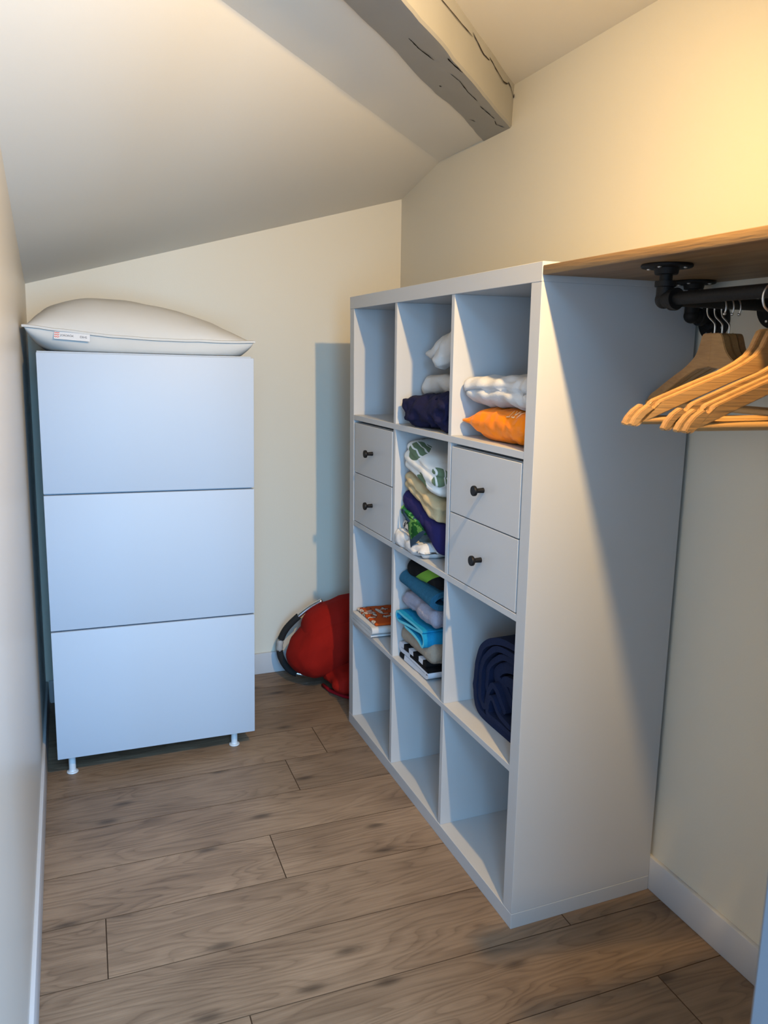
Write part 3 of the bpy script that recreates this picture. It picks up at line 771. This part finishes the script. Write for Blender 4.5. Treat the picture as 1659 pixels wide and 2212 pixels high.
for i in range(nn):
    a, b = loopv[i], loopv[(i+1) % nn]
    for k in range(4): bm.faces.new((a[k], a[(k+1) % 4], b[(k+1) % 4], b[k]))
from_bm('seam', bm, M['pillow'], pillow, angle=50)
# tag
tg_c = Vector((-0.8435, 1.0665, 1.3345)); 
aa = (tg_c.x-pc.x)/((PX1-PX0)/2); pp = pil(aa, -1, True); tg_c.y = pp.y-0.006; tg_c.z = pp.z-0.0125
tilt = -0.075
tm = Matrix.Translation(tg_c-pc) @ Matrix.Rotation(tilt, 4, 'Y').inverted() @ Matrix.Rotation(math.radians(78), 4, 'X')
bm = box_bm((-0.047, -0.0115, -0.0003), (0.047, 0.0115, 0.0003)); bm.transform(tm)
tagm = from_bm('label_tag', bm, M['whitecloth'], pillow)
def on_tag(bm_, x, y, m, name):
    bm_.transform(tm @ Matrix.Translation((x, y, 0.0006))); from_bm(name, bm_, m, tagm)
on_tag(text_bm('JORDRÖK', 0.0078), -0.013, -0.0005, M['ink'], 'lettering')
on_tag(text_bm('DIHS', 0.0085), 0.030, -0.0010, M['ink'], 'lettering')
for k in range(3):
    b = bmesh.new(); pv = None
    for i in range(17):
        x = -0.0065+0.013*i/16; y = 0.0010*math.sin(i/16*2*math.pi*2.5); c = (b.verts.new((x, y+0.0011, 0)), b.verts.new((x, y-0.0011, 0)))
        if pv: b.faces.new((pv[0], pv[1], c[1], c[0]))
        pv = c
    on_tag(b, -0.0395, 0.0058-0.0058*k, M['inkred'], 'wavy_line')

# ================================================================= TEXTILES
def slab(name, label, cat, y0, y1, x0, x1, z0, z1, m, r=None, layers=0, groove=0.006, sag=None, amp=0.003, freq=14, seed=0.0, n=(26, 34, 20), ridged=0.0, taper=None, group=None, rfreq=None, cell=None):
    h = Vector(((x1-x0)/2, (y1-y0)/2, (z1-z0)/2)); r = r or h.z*0.98
    if layers: n = (n[0], n[1], layers*7)
    bm = rbox_bm(h, min(r, h.x, h.y, h.z), n)
    for v in bm.verts:
        p = v.co
        if layers:
            tz = (p.z/h.z+1)/2; g_ = (1-math.sqrt(abs(math.sin(math.pi*layers*tz))))*groove
            e = max(abs(p.x)/h.x, abs(p.y)/h.y)
            if e > 0.6: p.x *= 1-g_/h.x; p.y *= 1-g_/h.y
        if taper: taper(p, h)
    displace(bm, amp, freq, seed)
    if ridged: displace(bm, ridged, rfreq or freq*0.8, seed+3, ridged=True)
    c = Vector(((x0+x1)/2, (y0+y1)/2, (z0+z1)/2))
    if sag:
        for v in bm.verts: v.co.z += sag(v.co.y/h.y, v.co.x/h.x, v.co.z/h.z)
    if cell:
        for v in bm.verts:
            v.co.y = min(max(v.co.y, cell[0]-c.y), cell[1]-c.y); v.co.z = max(v.co.z, cell[2]-c.z)
            if len(cell) > 3: v.co.z = min(v.co.z, cell[3]-c.z)
    o = from_bm(name, bm, m, None, smooth=True, loc=c)
    return tag(o, label, cat, group)
gt = 'towels piled in the middle column'
R2 = cz[1]+0.0008
ya, yb_ = cy[1]+0.008, cy[1]+OW-0.006          # middle column
# bottom: black and white towel (profile y,z swept along x); the piles end short of the near divider
def folded_yz(name, label, path, th, x0, x1, m, cat='towel', group=gt, wob=0.002, seed=0.0, zf=None, edge=None, n=14, per=5, xf=None):
    c = Vector(((x0+x1)/2, path[0][0], path[0][1]))
    def place(p, q, s):
        z = q+(zf(p, s) if zf else 0); return Vector((s+(xf(p, q) if xf else 0), p, z))-c
    bm = ribbon_bm(path, th, x0, x1, n, place, per, wob=wob, seed=seed, edge=edge)
    o = from_bm(name, bm, m, None, angle=48, loc=c); return tag(o, label, cat, group)
Y1 = cy[1]+OW-0.004
CELL2 = (cy[1]+0.002, cy[1]+OW-0.002, R2); CELL3 = (cy[1]+0.002, cy[1]+OW-0.002, cz[2]+0.0008)
def nose(a, b, c): return 0.0
bw_path = serp(0.520, Y1, R2+0.0095, 0.0172, 3)[::1]
bw = folded_yz('towel', 'white towel with black blocks folded flat, bottom of the tall pile', [(Y1-0.004, R2+0.0095)]+[(0.66, R2+0.0095), (0.56, R2+0.0095), (0.53, R2+0.011), (0.517, R2+0.0185), (0.53, R2+0.0262), (0.56, R2+0.0265), (0.66, R2+0.0265), (Y1-0.014, R2+0.0268), (Y1-0.003, R2+0.0350), (Y1-0.014, R2+0.0432), (0.66, R2+0.0435), (0.56, R2+0.0435), (0.53, R2+0.043)], 0.0150, 0.022, 0.29, M['check'], seed=2.0)
slab('towel', 'thick taupe towel under the turquoise one in the tall pile', 'towel', 0.505, Y1, 0.020, 0.29, R2+0.052, R2+0.106, M['taupe'], r=0.026, amp=0.005, freq=16, seed=4, group=gt, ridged=0.003, rfreq=26,
     sag=lambda a, b, c: 0.005*(1-a*a)-0.003+(-0.010*max(0, -a-0.4) if c < 0 else 0), cell=CELL2)
zq = R2+0.108
def turq_z(p, s): return 0.014*((p-0.53)/(Y1-0.53)-0.5)+0.004
folded_yz('towel', 'bright turquoise towel with pale hems between taupe and grey towels', [(0.66, zq+0.004), (0.60, zq+0.004), (0.560, zq+0.000), (0.540, zq-0.006), (0.528, zq-0.002), (0.526, zq+0.012), (0.533, zq+0.026), (0.550, zq+0.030), (0.59, zq+0.022), (0.65, zq+0.014),
          (0.690, zq+0.006), (Y1-0.012, zq+0.004), (Y1-0.004, zq+0.016), (Y1-0.014, zq+0.030), (0.66, zq+0.032), (0.58, zq+0.035), (0.53, zq+0.037)], 0.0078, 0.010, 0.29, [M['turq'], M['turqhem']], seed=5, edge=1, per=6, zf=turq_z)
slab('towel', 'lilac grey terry towel above the turquoise towel', 'towel', 0.488, Y1-0.006, 0.020, 0.30, R2+0.160, R2+0.212, M['greyterry'], r=0.025, amp=0.006, freq=18, seed=6, group=gt, ridged=0.004, rfreq=30,
     sag=lambda a, b, c: 0.003*(1-a*a)+0.004*a, cell=CELL2)
# teal towel: profile x,z swept along y so its end shows the folds
def folded_xz(name, label, path, th, y0, y1, m, cat='towel', group=gt, wob=0.002, seed=0.0, zf=None, edge=None, n=18, per=5):
    c = Vector((path[0][0], (y0+y1)/2, path[0][1]))
    def place(p, q, s): return Vector((p, s, q+(zf(p, s) if zf else 0)))-c
    bm = ribbon_bm(path, th, y0, y1, n, place, per, wob=wob, seed=seed, edge=edge)
    o = from_bm(name, bm, m, None, angle=48, loc=c); return tag(o, label, cat, group)
zt = R2+0.214
folded_xz('towel', 'dull teal terry towel just under the black and lime one', [(0.29, zt+0.008), (0.12, zt+0.008), (0.05, zt+0.008), (0.022, zt+0.026), (0.05, zt+0.045), (0.14, zt+0.047), (0.28, zt+0.047), (0.29, zt+0.036), (0.27, zt+0.028), (0.12, zt+0.0275), (0.06, zt+0.0265)], 0.0160,
          0.500, Y1-0.010, [M['teal'], M['tealdark']], seed=7, zf=lambda p, s: -0.006*(0.6-s)/0.1+0.002, edge=0)
slab('towel', 'black towel with one lime band, top of the tall pile', 'towel', 0.470, Y1-0.026, 0.024, 0.29, zt+0.052, zt+0.104, M['blacktowel'], r=0.024, amp=0.004, freq=15, seed=8, group=gt,
     sag=lambda a, b, c: 0.004*(1-a*a)-0.004*a, cell=CELL2)
# ---- bedding pile (third row): everything above the white cloth slopes down toward the near side
R3 = cz[2]+0.0008
gb = 'bedding piled in the middle column'
def slope(y0, y1, k): return lambda a, b, c: k*a*(y1-y0)/2
slab('crumpled_sheet', 'crumpled white cloth lowest in the bedding pile and drooping over the edge', 'sheet', 0.520, cy[1]+OW-0.001, -0.002, 0.27, R3, R3+0.042, M['whitecloth'], r=0.019, amp=0.007, freq=17, seed=11, ridged=0.012, rfreq=13, group=gb,
     n=(34, 50, 16), sag=lambda a, b, c: (0.010*a if c > 0 else 0), cell=CELL3)
slab('spotted_cloth', 'small black and white spotted cloth tucked in the bedding pile', 'cloth', 0.652, Y1, 0.022, 0.16, R3+0.042, R3+0.076, M['spots'], r=0.016, amp=0.006, freq=30, seed=12, ridged=0.006, group=gb, n=(16, 16, 12), cell=CELL3)
pc_green = slab('pillowcase', 'green print pillowcase with slate edging and a corner hanging down', 'pillowcase', 0.560, Y1, 0.016, 0.26, R3+0.070, R3+0.104, M['green'], r=0.015, layers=2, groove=0.005, amp=0.004, freq=20, seed=13, group=gb,
     sag=slope(0.56, 0.725, 0.20), cell=CELL3)
def flap(name, corners, m, parent, th=0.004, nu=10, nv=10, bulge=0.006, seed=0, rim=None):
    """cloth patch over a quad given by four world corners"""
    bm = bmesh.new(); G_ = {}; loc = Vector(parent.location); c = [Vector(p)-loc for p in corners]
    nrm = (c[1]-c[0]).cross(c[3]-c[0]).normalized()
    if nrm.x > 0: nrm = -nrm
    for i in range(nu+1):
        for j in range(nv+1):
            u, v = i/nu, j/nv; p = c[0].lerp(c[1], u).lerp(c[3].lerp(c[2], u), v)
            p += nrm*(bulge*math.sin(math.pi*u)*math.sin(math.pi*v)+0.003*noise.noise(p*40+Vector((seed, 0, 0))))
            G_[i, j] = bm.verts.new(p)
    for i in range(nu):
        for j in range(nv):
            f = bm.faces.new((G_[i, j], G_[i+1, j], G_[i+1, j+1], G_[i, j+1]))
            if rim and rim((i+.5)/nu, (j+.5)/nv): f.material_index = 1
    bmesh.ops.solidify(bm, geom=bm.faces[:], thickness=th)
    return from_bm(name, bm, m, parent, angle=50)
flap('hanging_corner', [(0.010, 0.660, R3+0.096), (0.010, 0.585, R3+0.090), (0.000, 0.505, R3+0.082), (-0.004, 0.590, R3+0.020)], [M['green'], M['slate']], pc_green, rim=lambda u, v: v > 0.82 or (u < 0.07 and v > 0.6), nu=14, nv=14, seed=1)
flap('binding', [(0.012, 0.702, R3+0.104), (0.010, 0.690, R3+0.112), (0.006, 0.598, R3+0.080), (0.006, 0.614, R3+0.070)], M['slate'], pc_green, nu=4, nv=12, bulge=0.004, seed=4)
def indigo():
    h = Vector((0.122, 0.126, 0.030)); bm = rbox_bm(h, 0.029, (26, 40, 16))
    for v in bm.verts:
        a = v.co.y/h.y; zz = v.co.z/h.z
        v.co.z += 0.034*a
        if a < -0.35:
            k = (-a-0.35)/0.65; v.co.z -= 0.034*k*(1 if zz < 0 else 0.25)
    displace(bm, 0.005, 16, 21); displace(bm, 0.005, 20, 25, ridged=True)
    c = Vector((0.140, 0.598, R3+0.105))
    for v in bm.verts: v.co.y = min(v.co.y, Y1-c.y); v.co.z = max(v.co.z, R3-c.z+0.004)
    o = from_bm('folded_sheet', bm, M['purple'], None, smooth=True, loc=c)
    return tag(o, 'indigo folded sheet sloping through the middle of the bedding pile', 'sheet', gb)
indigo()
slab('folded_sheet', 'beige folded sheet under the leaf print bedding', 'sheet', 0.487, Y1-0.014, 0.018, 0.27, R3+0.136, R3+0.190, M['beige'], r=0.024, layers=2, groove=0.009, amp=0.005, freq=18, seed=15, ridged=0.007, rfreq=20, group=gb,
     sag=lambda a, b, c: 0.032*a-(0.016*max(0, -a-0.2) if c < 0 else 0), cell=CELL3)
slab('duvet_cover', 'folded white duvet cover with sage leaf print on the bedding pile', 'bedding', 0.484, Y1-0.010, 0.014, 0.29, R3+0.198, R3+0.290, M['leaf'], r=0.034, layers=3, groove=0.010, amp=0.005, freq=13, seed=16, ridged=0.006, rfreq=11, group=gb,
     sag=lambda a, b, c: 0.031*a-0.003, cell=CELL3+(R3+0.33,))
# ---- top row, middle column
R4 = cz[3]+0.0008
gtop = 'bundles in the top row'
def bundle(name, label, cat, c, h, m, seed, amp=0.02, freq=9, ridge=0.018, rfreq=10, floor_z=None, warp=None, n=(40, 44, 34), rr=0.95):
    h = Vector(h); bm = rbox_bm(h, min(h)*rr, n)
    if warp:
        for v in bm.verts: warp(v.co, h)
    displace(bm, amp, freq, seed); displace(bm, ridge, rfreq, seed+5, ridged=True); displace(bm, ridge*0.35, rfreq*2.3, seed+9, ridged=True)
    if floor_z is not None:
        for v in bm.verts: v.co.z = max(v.co.z, floor_z-c[2])
    o = from_bm(name, bm, m, None, smooth=True, loc=c); return tag(o, label, cat, gtop)
def w_navy(p, h):
    a = p.y/h.y
    p.z *= 1-0.18*max(0, a)**2
bundle('navy_sheet', 'navy sheet bundled at the bottom of the top middle compartment', 'sheet', (0.150, 0.560, R4+0.046), (0.145, 0.150, 0.045), M['navy'], 31, amp=0.012, freq=9, ridge=0.020, rfreq=13, floor_z=R4, warp=w_navy)
bundle('folded_blanket', 'creamy white folded blanket lying on the navy bundle', 'blanket', (0.185, 0.568, R4+0.119), (0.115, 0.140, 0.027), M['creamcloth'], 33, amp=0.008, freq=9, ridge=0.009, rfreq=10, n=(34, 40, 20), rr=0.9,
       warp=lambda p, h: setattr(p, 'z', p.z-0.010*(p.y/h.y)**2*(1 if p.y > 0 else 0.3)))
def folds(name, label, cat, strands, m, seed, group=None, clampf=None, amp=0.006, ridge=0.006, rfreq=18):
    """heavy cloth heaped in thick folds; strands: (points, radii, flatten z)"""
    bm = bmesh.new(); c0 = Vector(strands[0][0][0])
    for pts, rad, fl in strands:
        C = catmull(pts, 6); rr = [v.x for v in catmull([(r_, 0, 0) for r_ in rad], 6)]
        b2 = tube_bm([p-c0 for p in C], rr, 24); 
        bmesh.ops.subdivide_edges(b2, edges=b2.edges[:], cuts=1, use_grid_fill=True)
        displace(b2, amp, 16, seed); displace(b2, ridge, rfreq, seed+4, ridged=True); seed += 3.3
        me = bpy.data.meshes.new('tmp'); b2.to_mesh(me); bm.from_mesh(me); b2.free(); bpy.data.meshes.remove(me)
    if clampf:
        for v in bm.verts: v.co = Vector(clampf(v.co+c0))-c0
    return tag(from_bm(name, bm, m, None, smooth=True, loc=c0), label, cat, group)
def cl_q(p): return (min(max(p.x, 0.02), 0.36), min(max(p.y, cy[1]+0.003), cy[1]+OW-0.003), min(max(p.z, R4+0.146), cz[3]+OH-0.004))
folds('crumpled_quilt', 'crumpled white quilt heaped on top of the white blanket', 'quilt', [
    ([(0.060, 0.650, R4+0.196), (0.075, 0.600, R4+0.206), (0.12, 0.53, R4+0.232), (0.17, 0.45, R4+0.262)], [0.006, 0.022, 0.040, 0.048], 1),
    ([(0.070, 0.648, R4+0.190), (0.085, 0.590, R4+0.188), (0.13, 0.53, R4+0.196), (0.20, 0.45, R4+0.210)], [0.005, 0.020, 0.034, 0.05], 1),
    ([(0.055, 0.556, R4+0.158), (0.062, 0.545, R4+0.186), (0.095, 0.508, R4+0.226), (0.14, 0.46, R4+0.266)], [0.014, 0.030, 0.042, 0.046], 1),
    ([(0.10, 0.500, R4+0.168), (0.14, 0.47, R4+0.20), (0.20, 0.45, R4+0.24)], [0.03, 0.05, 0.05], 1)], M['creamcloth'], 43, gtop, cl_q, amp=0.005, ridge=0.008)
# ---- top row, near column: orange bag and white duvet
def w_bag(p, h):
    a = p.y/h.y
    k = max(0.0, (a-0.30)/0.70); p.z *= 1-0.95*k**1.1; p.x = p.x*(1-0.55*k)-0.072*k
    k2 = max(0.0, (-a-0.7)/0.3); p.z *= 1-0.4*k2
hb = Vector((0.13, 0.163, 0.038)); bmb = rbox_bm(hb, 0.037, (30, 44, 18))
for v in bmb.verts:
    w_bag(v.co, hb)
    if v.co.z > 0: v.co.z *= 1.0
displace(bmb, 0.006, 12, 51); displace(bmb, 0.004, 24, 52, ridged=True); displace(bmb, 0.0022, 48, 53, ridged=True)
cb = Vector((0.150, 0.2085, R4+0.0385))
for v in bmb.verts:
    v.co.z = max(v.co.z, R4-cb.z)
    v.co.y = min(max(v.co.y, cy[0]+0.003-cb.y), cy[0]+OW-0.003-cb.y)
    v.co.x -= 0.0
bag = from_bm('plastic_bag', bmb, M['bag'], None, smooth=True, loc=cb)
tag(bag, 'glossy orange plastic bag with pale letters under the white duvet', 'bag')
bmt = text_bm('ART', 0.030)
bvh = bvhtree.BVHTree.FromPolygons([v.co for v in bag.data.vertices], [p.vertices[:] for p in bag.data.polygons])
bmesh.ops.triangulate(bmt, faces=bmt.faces[:])
for v in bmt.verts:
    # upside-down lettering running along the bag; projected from the front onto the film
    ly, lz = 0.092-cb.y-(-v.co.x)*1.0, R4+0.058-cb.z-v.co.y*0.9
    ly = (0.132-cb.y)+v.co.x; 
    hit = bvh.ray_cast(Vector((-0.25, ly, 0.098-v.co.y*1.1)), Vector((1, 0, -0.5)).normalized())
    if hit[0] is not None: v.co = hit[0]+hit[1]*0.0012
    else: v.co = Vector((-0.12, ly, lz))
from_bm('lettering', bmt, M['bagtext'], bag)
slab('folded_duvet', 'puffy white folded duvet lying on the orange bag', 'duvet', cy[0]+0.006, cy[0]+OW-0.004, 0.022, 0.34, R4+0.078, R4+0.156, M['whitecloth'], r=0.034, layers=2, groove=0.012, amp=0.010, freq=10, seed=61, ridged=0.009, rfreq=12, group=gtop, n=(34, 44, 24),
     sag=lambda a, b, c: -0.004*a*a-0.002-(0.010*max(0, a) if c > 0 else -0.004))
# ---- far column, second row: orange print cloth on its pale folded underside
yc0, yc1 = 0.885, cy[2]+OW-0.003
oc = folded_yz('printed_cloth', 'pale folded tablecloth with an orange leaf print top near the red chair', serp(yc0, yc1, R2+0.0068, 0.0125, 3), 0.0112, -0.006, 0.29, M['whitecloth'], cat='tablecloth', group=None, seed=71, wob=0.0015)
bm = rbox_bm(Vector((0.138, (yc1-yc0)/2-0.006, 0.004)), 0.0038, (30, 30, 6)); displace(bm, 0.002, 16, 72)
for v in bm.verts: v.co += Vector((0.148, (yc0+yc1)/2, R2+0.0425))-Vector(oc.location)
from_bm('printed_face', bm, M['orangeprint'], oc, smooth=True)['label'] = 'orange cloth printed with pale feathery leaves'
# ---- near column, second row: navy blanket with S folds facing the room (profile y,z)
xq = 0.06
nb = thing('folded_blanket', 'thick navy blanket with rolled folds in the compartment under the drawers', 'blanket', (0.2, 0.2, R2))
def nav(path, th, seed, x0=0.055, x1=0.33, name='fold'):
    c = Vector(nb.location)
    def place(p, q, s): return Vector((s+0.05*max(0, 0.30-p)*0, p, max(q, R2+0.0002)))-c
    return from_bm(name, ribbon_bm(path, th, x0, x1, 12, place, 6, wob=0.002, seed=seed), M['navyblanket'], nb, angle=50)
nav([(0.050, 0.625), (0.120, 0.628), (0.200, 0.618), (0.262, 0.590), (0.296, 0.545), (0.305, 0.490), (0.304, 0.440), (0.286, 0.408), (0.240, 0.400), (0.180, 0.400), (0.08, 0.400)], 0.017, 81)
nav([(0.050, 0.606), (0.190, 0.600), (0.245, 0.575), (0.278, 0.535), (0.286, 0.490), (0.284, 0.445), (0.268, 0.424), (0.252, 0.430), (0.246, 0.455), (0.238, 0.480), (0.222, 0.496), (0.196, 0.482), (0.160, 0.448)], 0.015, 82, x0=0.058)
nav([(0.060, 0.585), (0.180, 0.582), (0.228, 0.560), (0.258, 0.528), (0.265, 0.490), (0.262, 0.462)], 0.015, 83, x0=0.066)
nav([(0.100, 0.415), (0.170, 0.418), (0.228, 0.420), (0.232, 0.440), (0.222, 0.464), (0.206, 0.466), (0.180, 0.440), (0.120, 0.430)], 0.012, 84, x0=0.050)
nav([(0.050, 0.565), (0.160, 0.560), (0.215, 0.540), (0.238, 0.510), (0.200, 0.500), (0.130, 0.495), (0.060, 0.49)], 0.026, 85, x0=0.075)
nav([(0.050, 0.530), (0.150, 0.526), (0.195, 0.512), (0.150, 0.470), (0.060, 0.455)], 0.024, 86, x0=0.072)

# ================================================================= RED FOLDING CHAIR BEHIND THE SHELVES
rc = thing('folding_chair', 'red canvas folding chair collapsed on the floor behind the shelving', 'chair', (0.02, 1.42, 0))
RC = Vector(rc.location)
def local(pts): return [Vector(p)-RC for p in pts]
# main slung body: a sagging canvas pouch
def red_blob(name, c, h, seed, warp=None, m='red', amp=0.010, ridge=0.010, n=(36, 36, 30), rr=0.96):
    h = Vector(h); bm = rbox_bm(h, min(h)*rr, n)
    for v in bm.verts:
        if warp: warp(v.co, h)
    displace(bm, amp, 7, seed); displace(bm, ridge, 8, seed+2, ridged=True)
    for v in bm.verts:
        v.co += Vector(c)-RC
        v.co.z = max(v.co.z, 0.001); v.co.y = min(v.co.y, YB-0.016-RC.y)
        if v.co.x+RC.x > -0.012: v.co.y = max(v.co.y, 1.1235-RC.y)
        v.co.x = min(v.co.x, XR-0.016-RC.x)
    return from_bm(name, bm, M[m], rc, smooth=True)
def w_seat(p, h):
    a = p.x/h.x; zz = p.z/h.z
    p.z += 0.055*a                                    # rises to the right
    p.x += 0.030*zz if zz > 0 else 0.035*(-zz)**2     # belly hangs out in the middle
    if a < -0.2: p.z *= 1-0.18*(-a-0.2)
red_blob('seat_canvas', (0.030, 1.470, 0.178), (0.162, 0.112, 0.128), 91, w_seat, amp=0.010, ridge=0.005)
red_blob('back_canvas', (0.098, 1.485, 0.268), (0.160, 0.095, 0.078), 95, lambda p, h: setattr(p, 'z', p.z-0.05*max(0, -p.x/h.x)), amp=0.008, ridge=0.004)
# loose cloth on the floor
red_blob('loose_canvas', (0.115, 1.36, 0.060), (0.115, 0.105, 0.058), 97, lambda p, h: setattr(p, 'z', p.z*(1-0.55*max(0, -p.x/h.x))), ridge=0.020, rr=0.9)
bm = tube_bm(local([(0.000, 1.43, 0.012), (0.012, 1.37, 0.009), (0.045, 1.31, 0.008), (0.085, 1.265, 0.008), (0.14, 1.245, 0.008), (0.20, 1.25, 0.008)]), 0.007, 10)
from_bm('binding', bm, M['redtrim'], rc, smooth=True)
# frame: bent tube against the back wall, black foam sleeves, grey clip
fr = [(0.02, 1.50, 0.335), (-0.025, 1.52, 0.305), (-0.075, 1.535, 0.262), (-0.115, 1.55, 0.215), (-0.135, 1.56, 0.165), (-0.138, 1.56, 0.115), (-0.120, 1.555, 0.065), (-0.085, 1.545, 0.030), (-0.02, 1.53, 0.018), (0.06, 1.52, 0.016)]
C = catmull(fr, 6)
from_bm('frame_tube', tube_bm([p-RC for p in C], 0.0085, 14), M['alu'], rc, smooth=True)
from_bm('foam_grip', tube_bm([p-RC for p in C[11:24]], 0.0135, 16), M['foam'], rc, angle=50)
from_bm('foam_grip', tube_bm([p-RC for p in C[29:44]], 0.0135, 16), M['foam'], rc, angle=50)
from_bm('clip', lathe_bm([(0, -0.02), (0.012, -0.02), (0.0145, -0.012), (0.012, 0.0), (0.0145, 0.012), (0.012, 0.02), (0, 0.02)], C[26]-RC, C[28]-C[25], 16), M['greyplastic'], rc, angle=40)
